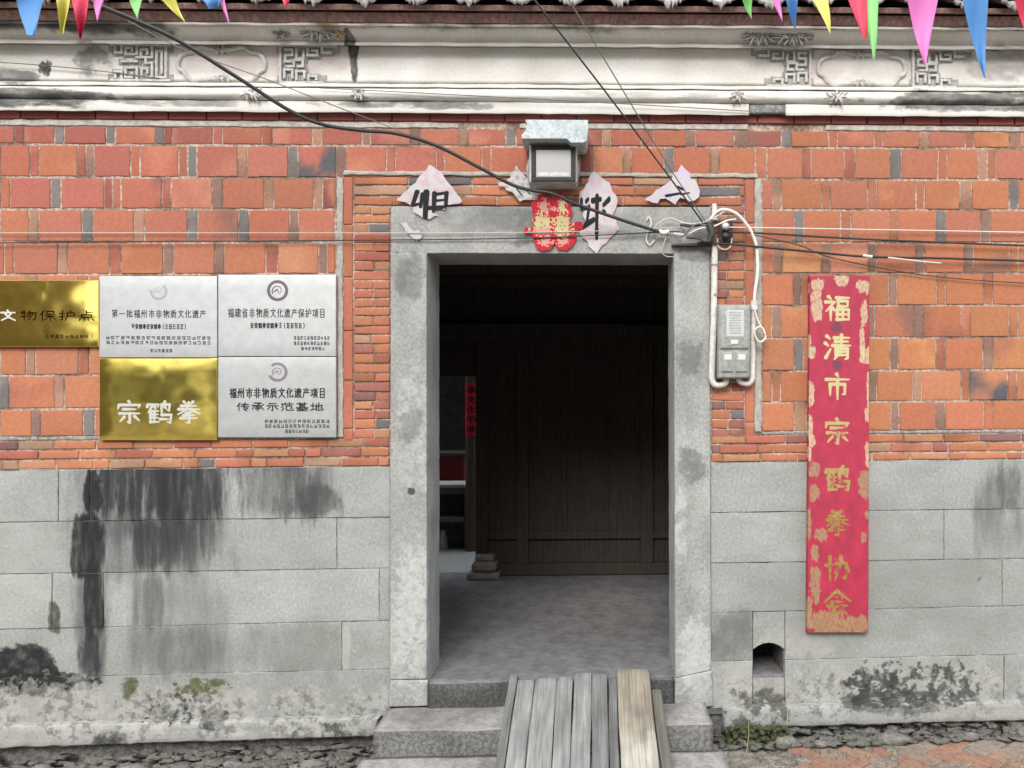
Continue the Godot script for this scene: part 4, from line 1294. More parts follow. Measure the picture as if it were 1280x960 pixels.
	box_at("ledge", Vector3(-2.6, 0.955, -3.95), Vector3(-1.22, 0.985, -3.55), M.relief, h)
	box_at("upper_wall", Vector3(-2.6, 0.89, -3.95), Vector3(-1.22, 0.955, -3.58), M.pale_stone, h)
	box_at("pier", Vector3(-1.27, FLOOR_Y, -3.95), Vector3(-1.12, 0.89, -3.60), M.grey_plaster, h)
	box_at("pier", Vector3(-2.6, FLOOR_Y, -3.95), Vector3(-1.62, 0.89, -3.60), M.grey_plaster, h)
	box_at("shelf", Vector3(-1.62, 0.62, -3.95), Vector3(-1.27, 0.67, -3.56), M.pale_stone, h)
	box_at("hearth_back", Vector3(-1.62, FLOOR_Y, -3.95), Vector3(-1.27, 0.89, -3.9), M.inner_wall, h)
	var pot := tube(smooth_path([Vector3(-1.49, FLOOR_Y, -3.68), Vector3(-1.49, FLOOR_Y + 0.06, -3.68), Vector3(-1.49, FLOOR_Y + 0.12, -3.68)]), 0.05, 12, false, 0.042)
	var j := thing("white_jug", "small white jug standing in the niche of the masonry hearth", "jug", Vector3(-1.49, FLOOR_Y, -3.68))
	put("jug_body", pot, M.ceramic, j)
	put("jug_neck", tube([Vector3(-1.49, FLOOR_Y + 0.12, -3.68), Vector3(-1.49, FLOOR_Y + 0.15, -3.68), Vector3(-1.49, FLOOR_Y + 0.18, -3.68)], 0.036, 12, false, 0.022), M.ceramic, j)
	var t := thing("offering_table", "dim table under a dark red cloth behind the hearth ledge", "table", Vector3(-1.8, FLOOR_Y, -4.3))
	var cloth := flat_mat(lin(0.2, 0.02, 0.025), 0.8)
	box_at("table_cloth", Vector3(-2.5, 0.9, -4.5), Vector3(-1.36, 1.22, -4.1), cloth, t)
	box_at("table_top", Vector3(-2.55, 1.22, -4.55), Vector3(-1.34, 1.26, -4.05), M.dark_wood, t)
	for x in [-2.45, -1.42]:
		for z in [-4.46, -4.14]:
			box_at("leg", Vector3(x - 0.03, FLOOR_Y, z - 0.03), Vector3(x + 0.03, 0.9, z + 0.03), M.dark_wood, t)
	# red couplet pasted on the column
	var im := Image.create_empty(48, 216, false, Image.FORMAT_RGB8)
	im.fill(Color(0.86, 0.06, 0.22))
	for k in 5:
		glyph(im, "承文化示地"[k], 8, 12 + k * 40, 32, 32, 2.0, Color(0.18, 0.02, 0.06))
	var cp := SurfaceTool.new()
	cp.begin(Mesh.PRIMITIVE_TRIANGLES)
	var cs := []
	var cu := []
	for yy in 2:
		var row := []; var ur := []
		for i in 7:
			var a := PI * (0.92 - 0.84 * i / 6.0)
			row.append(Vector3(-1.19 + cos(a) * 0.0635, 1.955 - yy * 0.5, -3.55 + sin(a) * 0.0635))
			ur.append(Vector2(i / 6.0, yy))
		cs.append(row); cu.append(ur)
	tag(put("red_couplet", grid_mesh(cs, cu, []), print_mat(im, 0.8)), "narrow red paper couplet with black writing pasted on the inner column", "couplet")

# ---------------------------------------------------------------- steps and the plank ramp
func steps_and_ramp() -> void:
	var s := thing("stone_steps", "worn grey stone steps below the doorway, under the plank ramp", "steps", Vector3(-0.2, 0.0, 0.2))
	var c := Color(0.95, 0.94, 0.92)
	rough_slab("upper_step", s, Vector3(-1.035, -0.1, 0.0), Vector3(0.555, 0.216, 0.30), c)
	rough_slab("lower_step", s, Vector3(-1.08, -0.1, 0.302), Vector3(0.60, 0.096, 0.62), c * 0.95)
	var ramp := thing("plank_ramp", "ramp of weathered grey planks laid from the threshold over the steps", "ramp", Vector3(-0.17, 0.0, 0.55))
	var xs := [-0.437, -0.395, -0.308, -0.192, -0.112, -0.021, 0.059, 0.103]
	var tones := [0.16, 0.24, 0.265, 0.245, 0.265, 0.17, 0.14]
	for i in 7:
		var w: float = xs[i + 1] - xs[i] - 0.003
		var t: float = tones[i]
		var o := plank("plank", w, 1.08 + rng.randf_range(-0.04, 0.05), Color(t, t * 0.985, t * 0.95), M.plank, ramp)
		o.position += Vector3((xs[i] + xs[i + 1]) * 0.5, rng.randf_range(-0.004, 0.004), rng.randf_range(-0.012, 0.012))
	var b := thing("loose_board", "pale yellowish board lying along the edge of the grey plank ramp", "board", Vector3(0.19, 0.0, 0.55))
	var o2 := plank("board_face", 0.165, 1.12, Color(0.30, 0.255, 0.2), M.plank_new, b)
	o2.position += Vector3(0.19, 0.012, -0.015)
	var d := thing("side_plank", "dark narrow plank leaning beside the pale board of the ramp", "board", Vector3(0.3, 0.0, 0.55))
	var o3 := plank("plank_face", 0.05, 1.0, Color(0.15, 0.145, 0.12), M.plank, d)
	o3.position += Vector3(0.312, -0.035, 0.03)
	o3.rotation.y = 0.03

func plank(n: String, w: float, length: float, col: Color, mat: Material, parent: Node3D) -> MeshInstance3D:
	# runs along z, built about its own centre, then tipped to the slope of the ramp
	var P := []; var C := []
	var segs := 28
	var prof := [Vector2(-0.5, -1), Vector2(-0.5, 0.7), Vector2(-0.46, 1), Vector2(-0.2, 1.05), Vector2(0.15, 0.95), Vector2(0.46, 1), Vector2(0.5, 0.7), Vector2(0.5, -1), Vector2(-0.5, -1)]
	var sd := rng.randf() * 100.0
	for k in [0] + range(segs + 1) + [segs]:
		var z: float = lerpf(-0.5, 0.5, float(k) / segs) * length
		var row := []; var cr := []
		for p in prof:
			row.append(Vector3(p.x * w + nf.get_noise_2d(z * 60.0, sd * 9.0) * 0.006, p.y * 0.012 + nf.get_noise_2d(z * 40.0 + 300.0, sd * 9.0 + p.x * 20.0) * 0.004, z))
			var cc := col
			if n == "board_face":      # yellowish varnish left on the upper end, bare pale wood where it has peeled
				cc = col.lerp(Color(0.40, 0.365, 0.31), smoothstep(-0.08, 0.05, z + 0.12 + nf.get_noise_2d(z * 300.0, p.x * 90.0) * 0.25))
			cr.append(cc * (1.0 + nf.get_noise_2d(z * 90.0, sd * 9.0 + p.x * 60.0) * 0.5))
		P.append(row); C.append(cr)
	for e in [0, P.size() - 1]:
		for i in prof.size(): P[e][i] = P[e][i].lerp(Vector3(0, 0, P[e][i].z), 0.97)
	var o := put(n, grid_mesh(P, [], C), mat, parent)
	o.rotation.x = atan(0.36)
	o.position += Vector3(0, FLOOR_Y + 0.004 - 0.36 * 0.5 + 0.0, 0.53)
	return o

func rough_slab(n: String, parent: Node, lo: Vector3, hi: Vector3, col: Color) -> void:
	# worn tread on top, pitted riser in front
	var nx := 48
	var top := []
	for k in 3: top.append(Vector2(lo.z, lerpf(lo.y, hi.y, k / 2.0)))
	for k in range(1, 11): top.append(Vector2(lerpf(lo.z, hi.z - 0.009, k / 10.0), hi.y))
	top.append(Vector2(hi.z - 0.003, hi.y - 0.003))
	var front := [Vector2(hi.z - 0.003, hi.y - 0.003)]
	for k in 9: front.append(Vector2(hi.z, lerpf(hi.y - 0.009, lo.y, k / 8.0)))
	for part in 2:
		var P := []; var C := []
		for p in (top if part == 0 else front):
			var row := []; var cr := []
			for i in nx + 3:
				var x := lerpf(lo.x, hi.x, clampf((i - 1) / float(nx), 0, 1))
				var q := Vector3(x, p.y, p.x)
				var edge := 1.6 if absf(p.x - hi.z) < 0.01 and p.y > hi.y - 0.02 else 1.0
				q += Vector3(0, nf.get_noise_3d(x * 160, p.y * 160, p.x * 160) * 0.005 * edge, nf.get_noise_3d(x * 160, p.y * 160 + 50, p.x * 160) * 0.007 * edge)
				if i == 0 or i == nx + 2: q = q.lerp(Vector3(x, (lo.y + hi.y) * 0.5, (lo.z + hi.z) * 0.5), 0.98)
				row.append(q)
				cr.append(col.lerp(col * 0.62, smoothstep(-0.1, 0.35, nf.get_noise_3d(x * 90, p.y * 160 + 400, p.x * 90))))
			P.append(row); C.append(cr)
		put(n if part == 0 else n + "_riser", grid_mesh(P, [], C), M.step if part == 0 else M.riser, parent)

# ---------------------------------------------------------------- plaques
func plaque(q: Array, im: Image, gold: bool, label: String, z: float, met: Image = null) -> void:
	var a: Vector2 = q[0]
	var b: Vector2 = q[1]
	var o := thing("wall_plaque", label, "plaque", V((a.x + b.x) / 2, b.y, z), "plaques on the brick wall")
	var m := print_mat(im, 0.11 if gold else 0.42, 1.0 if gold else 0.85)
	if gold:
		m.normal_enabled = true
		m.normal_texture = M.n_coarse
		m.normal_scale = 0.1
	else:
		m.normal_enabled = true
		m.normal_texture = M.n_fine
		m.normal_scale = 0.05
	if met != null:      # painted letters are not metal
		m.metallic_texture = ImageTexture.create_from_image(met)
	var fm := flat_mat(lin(0.5, 0.36, 0.12) if gold else lin(0.5, 0.5, 0.5), 0.35, 1.0)
	put("plate", panel([a, Vector2(b.x, a.y), b, Vector2(a.x, b.y)], z, 0.014, 8, 6, 0.8, 0.0004, Color.WHITE, null, PRINT), m, o)
	put("backing", panel([a + Vector2(1.5, 1.5), Vector2(b.x - 1.5, a.y + 1.5), b - Vector2(1.5, 1.5), Vector2(a.x + 1.5, b.y - 1.5)], z - 0.0145, z - 0.0155, 2, 2, 0.3, 0.0), fm, o)

func silver() -> Image:
	var im := Image.create_empty(441, 309, false, Image.FORMAT_RGB8)
	var n := FastNoiseLite.new()
	n.seed = rng.randi() % 1000
	n.frequency = 1.0
	for y in 309:
		for x in 441:
			var k := 0.71 + n.get_noise_2d(x * 0.012, y * 0.7) * 0.03 + n.get_noise_2d(x * 0.02, y * 0.02 + 50) * 0.03
			im.set_pixel(x, y, Color(k * 0.995, k, k * 1.005))
	return im

func bare() -> Image:
	var im := Image.create_empty(441, 309, false, Image.FORMAT_RGB8)
	im.fill(Color.WHITE)
	return im

func emblem(im: Image, c: Vector2, r: float, col: Color, from := 0.0, upto := TAU) -> void:
	var pts := []
	for i in 49: pts.append(c + Vector2.from_angle(lerpf(from, upto, i / 48.0)) * r)
	stroke(im, pts, r * 0.16, r * 0.16, col)
	pts = []
	for i in 25: pts.append(c + Vector2.from_angle(i * 0.2 + 2.6) * r * (0.62 - i * 0.012))
	stroke(im, pts, r * 0.07, r * 0.03, col)
	stroke(im, [c + Vector2(-r * 0.35, r * 0.1), c + Vector2(-r * 0.05, -r * 0.15), c + Vector2(r * 0.1, r * 0.2)], r * 0.08, r * 0.04, col)

func gold(top_dark: bool) -> Image:
	var im := Image.create_empty(441, 309, false, Image.FORMAT_RGB8)
	var n := FastNoiseLite.new()
	n.seed = 31 + int(top_dark)
	n.frequency = 1.0
	for y in 309:
		for x in 441:
			var k := 1.0 + n.get_noise_2d(x * 0.015, y * 0.015) * 0.08 + n.get_noise_2d(x * 0.2, y * 0.2) * 0.03
			im.set_pixel(x, y, Color(0.90 * k, 0.80 * k, 0.42 * k))
	return im

func plaques() -> void:
	var ink := Color(0.2, 0.2, 0.2)
	var im := gold(true)
	line_of(im, "文物保护点", 72, 140, 436, 50, 2.4, Color(0.34, 0.25, 0.1), 0.3)
	var met := bare()
	glyph(im, "文", 72, 140, 60, 50, 3.8, Color(0.72, 0.72, 0.7), 0.3)
	glyph(met, "文", 72, 140, 60, 50, 3.8, Color.BLACK, 0.3)
	line_of(im, "----------", 240, 252, 425, 16, 1.2, Color(0.4, 0.3, 0.1))
	plaque([Vector2(-24, 350), Vector2(123, 433.5)], im, true, "polished gold plaque with faint dark writing at the end of the upper plaque row", 0.026, met)
	im = silver()
	emblem(im, Vector2(222, 60), 28, Color(0.62, 0.6, 0.62), -0.8, 3.2)
	line_of(im, "第一批福州市非物质文化遗产", 46, 128, 402, 32, 1.25, ink)
	line_of(im, "-宗鹤拳-宗鹤拳(-----)", 120, 182, 330, 20, 1.2, ink)
	line_of(im, "----------- ---------", 24, 228, 420, 13, 1.0, ink)
	line_of(im, "----------------------", 26, 246, 420, 13, 1.0, ink)
	line_of(im, "------", 190, 276, 275, 13, 1.0, ink)
	plaque([Vector2(123.8, 345), Vector2(271.5, 447)], im, false, "brushed silver plaque with faint emblem above the gold plaque lettered in white", 0.024)
	im = silver()
	emblem(im, Vector2(222, 62), 34, Color(0.38, 0.36, 0.37))
	line_of(im, "福建省非物质文化遗产保护项目", 36, 128, 404, 36, 1.3, ink)
	line_of(im, "-宗鹤拳宗鹤拳-(----)", 120, 182, 330, 22, 1.3, ink)
	line_of(im, "-----------", 282, 232, 420, 14, 1.1, ink)
	line_of(im, "-----------", 282, 252, 420, 14, 1.1, ink)
	line_of(im, "-------", 310, 272, 400, 13, 1.0, ink)
	plaque([Vector2(272.4, 343.2), Vector2(420, 445.6)], im, false, "brushed silver plaque with closed dark ring emblem, at the upper corner beside the door", 0.026)
	im = gold(false)
	met = bare()
	line_of(im, "宗鹤拳", 62, 160, 395, 88, 4.4, Color(0.68, 0.68, 0.66), 0.6)
	line_of(met, "宗鹤拳", 62, 160, 395, 88, 4.4, Color.BLACK, 0.6)
	plaque([Vector2(123.8, 447.8), Vector2(271.5, 550.5)], im, true, "polished gold plaque with three large white brush characters", 0.025, met)
	im = silver()
	emblem(im, Vector2(222, 58), 32, Color(0.5, 0.48, 0.5), -2.2, 2.6)
	line_of(im, "福州市非物质文化遗产项目", 42, 118, 406, 40, 2.0, ink)
	line_of(im, "传承示范基地", 68, 174, 400, 34, 2.1, ink, 0.3)
	line_of(im, "--------------", 172, 240, 420, 14, 1.0, ink)
	line_of(im, "----------------", 172, 258, 420, 14, 1.0, ink)
	line_of(im, "-------", 250, 278, 340, 14, 1.0, ink)
	plaque([Vector2(272.4, 446.4), Vector2(420, 547)], im, false, "brushed silver plaque with open ring emblem and two bold text lines", 0.027)

# ---------------------------------------------------------------- the tall red board
func red_board() -> void:
	var W := 225
	var H := 1341
	var im := Image.create_empty(W, H, false, Image.FORMAT_RGB8)
	var n := FastNoiseLite.new()
	n.seed = 77
	n.frequency = 1.0
	for y in H:
		for x in W:
			var k := 1.0 + n.get_noise_2d(x * 0.02, y * 0.012) * 0.12 + n.get_noise_2d(x * 0.3, y * 0.3) * 0.04
			im.set_pixel(x, y, Color(0.60 * k, 0.13 * k, 0.235 * k))
	var cream := Color(0.70, 0.665, 0.52)
	var wood := Color(0.55, 0.50, 0.345)
	var patches := [[-6, 20, 10, 70], [8, 10, 70, 60], [10, 45, 58, 180], [92, -12, 152, 42], [172, 10, 236, 72], [190, 90, 220, 200], [186, 190, 208, 320], [-10, 200, 16, 320], [-8, 260, 32, 320], [186, 260, 236, 345], [0, 380, 26, 500], [212, 350, 232, 520], [205, 490, 235, 560], [-5, 520, 22, 620], [4, 590, 30, 650], [205, 620, 236, 720], [-6, 630, 16, 700]]
	var sd := 300
	for p in patches:
		stain(im, p[0], p[1], p[2], p[3], cream, 0.95, 0.09, 0.045, 0.3, 0.06, sd, 0.85)
		sd += 1
	for p in [[0, 690, 50, 760], [180, 720, 236, 850], [0, 780, 48, 850], [206, 880, 232, 920], [-8, 860, 16, 1000], [18, 940, 80, 1000], [10, 1000, 44, 1080], [6, 1060, 52, 1240], [190, 960, 214, 1010], [-10, 1240, 150, 1360], [110, 1270, 236, 1360], [-10, 1180, 20, 1341]]:
		stain(im, p[0], p[1], p[2], p[3], wood, 0.92, 0.1, 0.05, 0.34, 0.07, sd, 0.9)
		sd += 1
	var ys := [72, 218, 366, 536, 712, 880, 1046, 1178]
	var txt := "福清市宗鹤拳协会"
	for i in 8:
		var c := Color(0.71, 0.68, 0.50).lerp(Color(0.52, 0.43, 0.2), clampf((i - 1.5) / 3.5, 0.0, 1.0))
		var w := 98.0 if i < 4 else (104.0 if i == 7 else 92.0)
		glyph(im, txt[i], 112 - w * 0.5 - 4, ys[i], w, 100, 5.4, c, 0.6)
	# flaked strokes on the lower characters
	for i in range(3, 8):
		stain(im, 60, ys[i] + 20, 160, ys[i] + 100, Color(0.58, 0.13, 0.24), 0.8, 0.09, 0.09, 0.82, 0.1, 400 + i)
		stain(im, 66, ys[i] - 6, 156, ys[i] + 50, Color(0.7, 0.67, 0.52), 0.5, 0.12, 0.12, 0.95, 0.08, 420 + i)
	for i in [0, 1]:
		stain(im, 84, ys[i] + 96, 130, ys[i] + 142, Color(0.32, 0.2, 0.27), 0.75, 0.05, 0.05, 0.3, 0.2, 440 + i)
	var o := thing("lettered_board", "tall red board with flaking paint and eight gilt characters", "sign board", V(1048, 790, 0.03))
	put("board_face", panel([Vector2(1012.5, 345), Vector2(1087, 344.5), Vector2(1085.5, 791), Vector2(1009, 791)], 0.042, 0.032, 6, 24, 0.9, 0.001, Color.WHITE, null, PRINT), print_mat(im, 0.6), o)
	put("hook", tube([V(1048, 343, 0.03), V(1048, 349, 0.03)], 0.006, 6), M.iron, o)

# ---------------------------------------------------------------- papers pasted above the door
func paper_img(tint: Color, strokes: Array, col := Color(0.1, 0.1, 0.1)) -> Image:
	var im := Image.create_empty(160, 160, false, Image.FORMAT_RGB8)
	var n := FastNoiseLite.new()
	n.seed = rng.randi() % 999
	n.frequency = 1.0
	for y in 160:
		for x in 160:
			var k := smoothstep(-0.1, 0.35, n.get_noise_2d(x * 0.03, y * 0.03))
			var g := 1.0 + n.get_noise_2d(x * 0.4, y * 0.4) * 0.04
			var c := Color(0.70, 0.685, 0.69).lerp(tint * 0.82, k)
			im.set_pixel(x, y, Color(c.r * g, c.g * g, c.b * g))
	for s in strokes:
		var pts := []
		for i in range(1, s.size(), 2): pts.append(Vector2(s[i], s[i + 1]) * 1.6)
		stroke(im, pts, s[0], s[0] * 0.8, col)
	return im

func pts2(a: Array) -> Array:
	var o := []
	for i in range(0, a.size(), 2): o.append(Vector2(a[i], a[i + 1]))
	return o

func ragged(a: Array, amount: float) -> Array:
	var src := pts2(a)
	var o := []
	for i in src.size():
		var p: Vector2 = src[i]
		var q: Vector2 = src[(i + 1) % src.size()]
		var n := maxi(1, int(p.distance_to(q) / 5.0))
		for k in n:
			var d := p.lerp(q, float(k) / n)
			if k > 0: d += Vector2(rng.randf_range(-1, 1), rng.randf_range(-1, 1)) * amount
			o.append(d)
	return o

func papers() -> void:
	var g := "paper squares pasted over the door lintel"
	var im := paper_img(Color(0.88, 0.74, 0.78), [[6, 32, 50, 25, 75], [5, 26, 75, 37, 72], [5, 40, 54, 37, 78], [7.5, 46, 50, 44, 98], [6.5, 48, 80, 74, 77], [6, 58, 52, 57, 86], [5, 58, 55, 77, 51], [5.5, 76, 51, 75, 76], [4, 62, 66, 74, 64]])
	tag(put("pasted_paper", sheet(ragged([495, 250, 514, 232, 537, 206, 548, 213, 560, 228, 568, 238, 578, 252, 558, 256, 556, 263, 540, 262, 548, 270, 532, 274, 522, 268, 512, 256], 1.9), 0.024, 0.002, 0.004), print_mat(im, 0.95)), "white diamond paper with bold black brush strokes at the lintel corner near the plaques", "paper", g)
	im = paper_img(Color(0.7, 0.68, 0.66), [[3, 40, 66, 50, 84], [3, 52, 60, 66, 80]], Color(0.2, 0.28, 0.22))
	tag(put("pasted_paper", sheet(ragged([621, 228, 638, 222, 645, 206, 656, 220, 668, 236, 684, 240, 678, 248, 662, 250, 650, 252, 640, 240], 2.4), 0.024, 0.002, 0.004), print_mat(im, 0.95)), "torn greyish paper scrap directly below the floodlight", "paper", g)
	im = paper_img(Color(0.88, 0.76, 0.8), [[6, 6, 36, 6, 60], [5, 18, 37, 23, 34], [6, 25, 44, 19, 64], [5, 8, 46, 26, 44], [7, 10, 67, 37, 59], [8, 45, 32, 44, 66], [8, 44, 72, 44, 80], [6, 33, 36, 54, 34], [6, 75, 34, 61, 41], [4, 60, 48, 66, 50]])
	tag(put("pasted_paper", sheet(ragged([725, 240, 735, 228, 742, 214, 752, 222, 764, 234, 772, 250, 766, 268, 774, 286, 762, 298, 746, 317, 736, 308, 724, 290, 732, 276, 726, 262], 2.2), 0.023, 0.002, 0.004), print_mat(im, 0.95)), "long white diamond paper with black brush character beside the red paper cut", "paper", g)
	im = paper_img(Color(0.86, 0.8, 0.9), [[6, 40, 78, 62, 72], [5.5, 60, 56, 70, 62], [4, 66, 74, 80, 70]])
	tag(put("pasted_paper", sheet(ragged([806, 250, 824, 236, 840, 222, 852, 206, 862, 216, 872, 232, 874, 246, 862, 252, 850, 247, 844, 256, 832, 248, 822, 254], 2.4), 0.024, 0.002, 0.004), print_mat(im, 0.95)), "white paper with pale lilac tip above the tangled cables", "paper", g)
	im = paper_img(Color(0.8, 0.78, 0.76), [])
	tag(put("paper_scrap", sheet(ragged([501, 279, 508, 278, 517, 289, 524, 288, 528, 296, 521, 302, 511, 293], 0.8), 0.024, 0.0015, 0.003), print_mat(im, 0.95)), "small torn paper scrap on the lintel end below the diamond paper", "paper scrap")
	# red paper cut
	im = Image.create_empty(200, 200, false, Image.FORMAT_RGB8)
	im.fill(Color(0.66, 0.07, 0.14))
	var cream := Color(0.72, 0.66, 0.5)
	var pink := Color(0.72, 0.52, 0.49)
	for e in [[66, 50, 11, 17, pink], [128, 44, 9, 18, cream], [62, 108, 24, 24, cream], [62, 132, 22, 8, pink], [130, 112, 20, 30, cream], [72, 168, 14, 8, pink], [128, 168, 14, 8, pink], [80, 158, 6, 14, pink], [138, 158, 6, 12, pink], [98, 56, 9, 5, pink]]:
		for y in 200:
			for x in 200:
				var d := Vector2((x - e[0]) / e[2], (y - e[1]) / e[3]).length() + nf.get_noise_2d(x * 4.0, y * 4.0) * 0.35
				if d < 1.0: im.set_pixel(x, y, e[4])
	for e in [Vector2(58, 102), Vector2(68, 112), Vector2(56, 118), Vector2(126, 100), Vector2(136, 112), Vector2(128, 124), Vector2(122, 112)]:
		stroke(im, [e, e + Vector2(4, 3)], 1.8, 1.2, Color(0.52, 0.36, 0.22))
	tag(put("red_paper_cut", sheet(ragged([664, 253, 673, 249, 672, 244, 680, 241, 686, 247, 693, 247, 697, 241, 705, 243, 709, 250, 715, 254, 712, 259, 716, 264, 713, 272, 711, 279, 727, 277, 729, 286, 719, 289, 712, 287, 720, 292, 721, 298, 716, 307, 708, 313, 698, 312, 693, 304, 688, 312, 677, 314, 670, 309, 667, 300, 665, 293, 655, 293, 656, 284, 667, 285, 665, 276, 668, 268, 664, 260], 0.5), 0.028, 0.002, 0.004), print_mat(im, 0.85)), "red festive paper cut with cream patches pasted on the door lintel", "paper cut")

# ---------------------------------------------------------------- floodlight
func floodlight() -> void:
	var o := thing("floodlight", "square grey floodlight under a bent metal hood above the doorway", "floodlight", V(691, 204, 0.05))
	put("hood", prism(pts2([659, 151.5, 734, 152, 735.5, 158, 733, 176, 729, 178, 714, 178, 708, 173, 652, 173, 652, 169, 657, 163]), 0.02, 0.20), M.hood, o)
	put("hood_edge", prism(pts2([657, 149.5, 735, 150, 735, 153.5, 657, 153]), 0.0, 0.19), M.hood, o)
	put("housing", panel(rect(661, 179, 721.5, 229), 0.13, 0.11, 3, 3, 2.5, 0.0), M.lamp_grey, o)
	for q in [[664, 181, 719.5, 187], [664, 221, 719.5, 226.4], [664, 187, 670, 221], [713.6, 187, 719.5, 221]]:
		put("gasket", panel(rect(q[0], q[1], q[2], q[3]), 0.137, 0.012, 2, 2, 0.5, 0.0), M.gasket, o)
	put("lens", panel(rect(669.5, 186.5, 714, 221.5), 0.133, 0.01, 2, 2, 0.4, 0.0), M.lens, o)
	put("reflector_lip", panel(rect(672, 215.5, 711.5, 220.4), 0.1345, 0.004, 2, 1, 0.5, 0.0), M.relief, o)
	put("bracket", tube(smooth_path([V(662, 200, 0.06), V(660, 214, 0.06), V(666, 232, 0.03), V(690, 234, 0.03), V(716, 232, 0.03), V(722, 214, 0.06), V(721, 200, 0.06)]), 0.008, 6), M.lamp_grey, o)

# ---------------------------------------------------------------- meter box and its conduits
func meter() -> void:
	var o := thing("meter_box", "grey plastic electricity meter box between two white conduits", "meter box", V(917, 474, 0.02))
	put("case", panel([Vector2(898, 380.5), Vector2(939, 380.5), Vector2(937.5, 473), Vector2(897.5, 473)], 0.085, 0.08, 3, 5, 2.5, 0.001), M.meter_grey, o)
	put("cover", panel([Vector2(900.5, 383), Vector2(937, 383), Vector2(936, 436), Vector2(900, 436)], 0.096, 0.012, 3, 4, 2.0, 0.0005), M.meter_grey, o)
	var im := Image.create_empty(88, 136, false, Image.FORMAT_RGB8)
	im.fill(Color(0.68, 0.69, 0.68))
	for k in 9:
		line_of(im, "------", 14, 10 + k * 13, 74, 8, 1.2, Color(0.5, 0.52, 0.52))
	put("label", panel(rect(908, 387.5, 930, 421), 0.0985, 0.003, 2, 2, 0.5, 0.0, Color.WHITE, null, PRINT), print_mat(im, 0.6), o)
	put("latch", panel(rect(914, 425, 923, 431), 0.102, 0.008, 2, 2, 1.0, 0.0), M.ceramic, o)
	for x in [902.5, 920]:
		put("breaker", panel(rect(x, 439.5, x + 14.5, 465), 0.094, 0.01, 2, 2, 1.6, 0.0), M.meter_grey, o)
		put("breaker_label", panel(rect(x + 3, 443, x + 12, 450), 0.0965, 0.004, 1, 1, 0.6, 0.0), M.ceramic, o)
	var c := thing("conduit", "long white conduit running down the door jamb and hooking under the meter box", "conduit", V(893, 482, 0.03), "white conduits at the meter box")
	put("pipe", tube([V(893.6, 304, 0.035)] + smooth_path([V(892, 400, 0.035), V(890, 462, 0.035), V(890, 474, 0.035), V(894, 481, 0.035), V(902, 481, 0.035), V(907, 478, 0.035), V(908, 470, 0.035)], 5), 0.0165, 12), M.pvc, c)
	for y in [330.5, 367.5]:
		put("clip", tube([V(893.4, y, 0.035), V(893.3, y + 2.6, 0.035)], 0.0185, 12), M.clip, c)
	c = thing("conduit", "short white conduit beside the meter box, hooking under its outer corner", "conduit", V(940, 480, 0.03), "white conduits at the meter box")
	put("pipe", tube([V(942.5, 380, 0.035)] + smooth_path([V(941, 420, 0.035), V(940.5, 462, 0.035), V(940, 474, 0.035), V(936, 479.5, 0.035), V(929, 479, 0.035), V(924, 476, 0.035), V(923, 469, 0.035)], 5), 0.0145, 12), M.pvc, c)
	put("socket", tube([V(943, 376, 0.035), V(942.5, 388, 0.035)], 0.019, 12), M.pvc, c)
	# cable feeding the short conduit
	wire("feed_cable", [V(888, 274, 0.06), V(896, 265, 0.07), V(906, 262, 0.075), V(920, 267, 0.07), V(932, 279, 0.06), V(941, 294, 0.05), V(946, 312, 0.045), V(947, 340, 0.045), V(944, 362, 0.04), V(942.8, 378, 0.036)], 0.0085, M.white_cable)
	tag(get_node("feed_cable"), "cream cable looping from the tangle down into the short conduit", "cable")
	var loop := []
	for i in 26:
		var a := i * 0.5
		loop.append(V(950 + cos(a) * (6.5 + sin(i) * 1.2), 418 + sin(a) * 9.5, 0.05 + i * 0.0008))
	tag(put("cable_coil", tube(smooth_path([V(943, 388, 0.055), V(948, 402, 0.055)] + loop, 3), 0.005, 6), M.white_cable), "small coil of cream cable hanging beside the meter box", "cable")

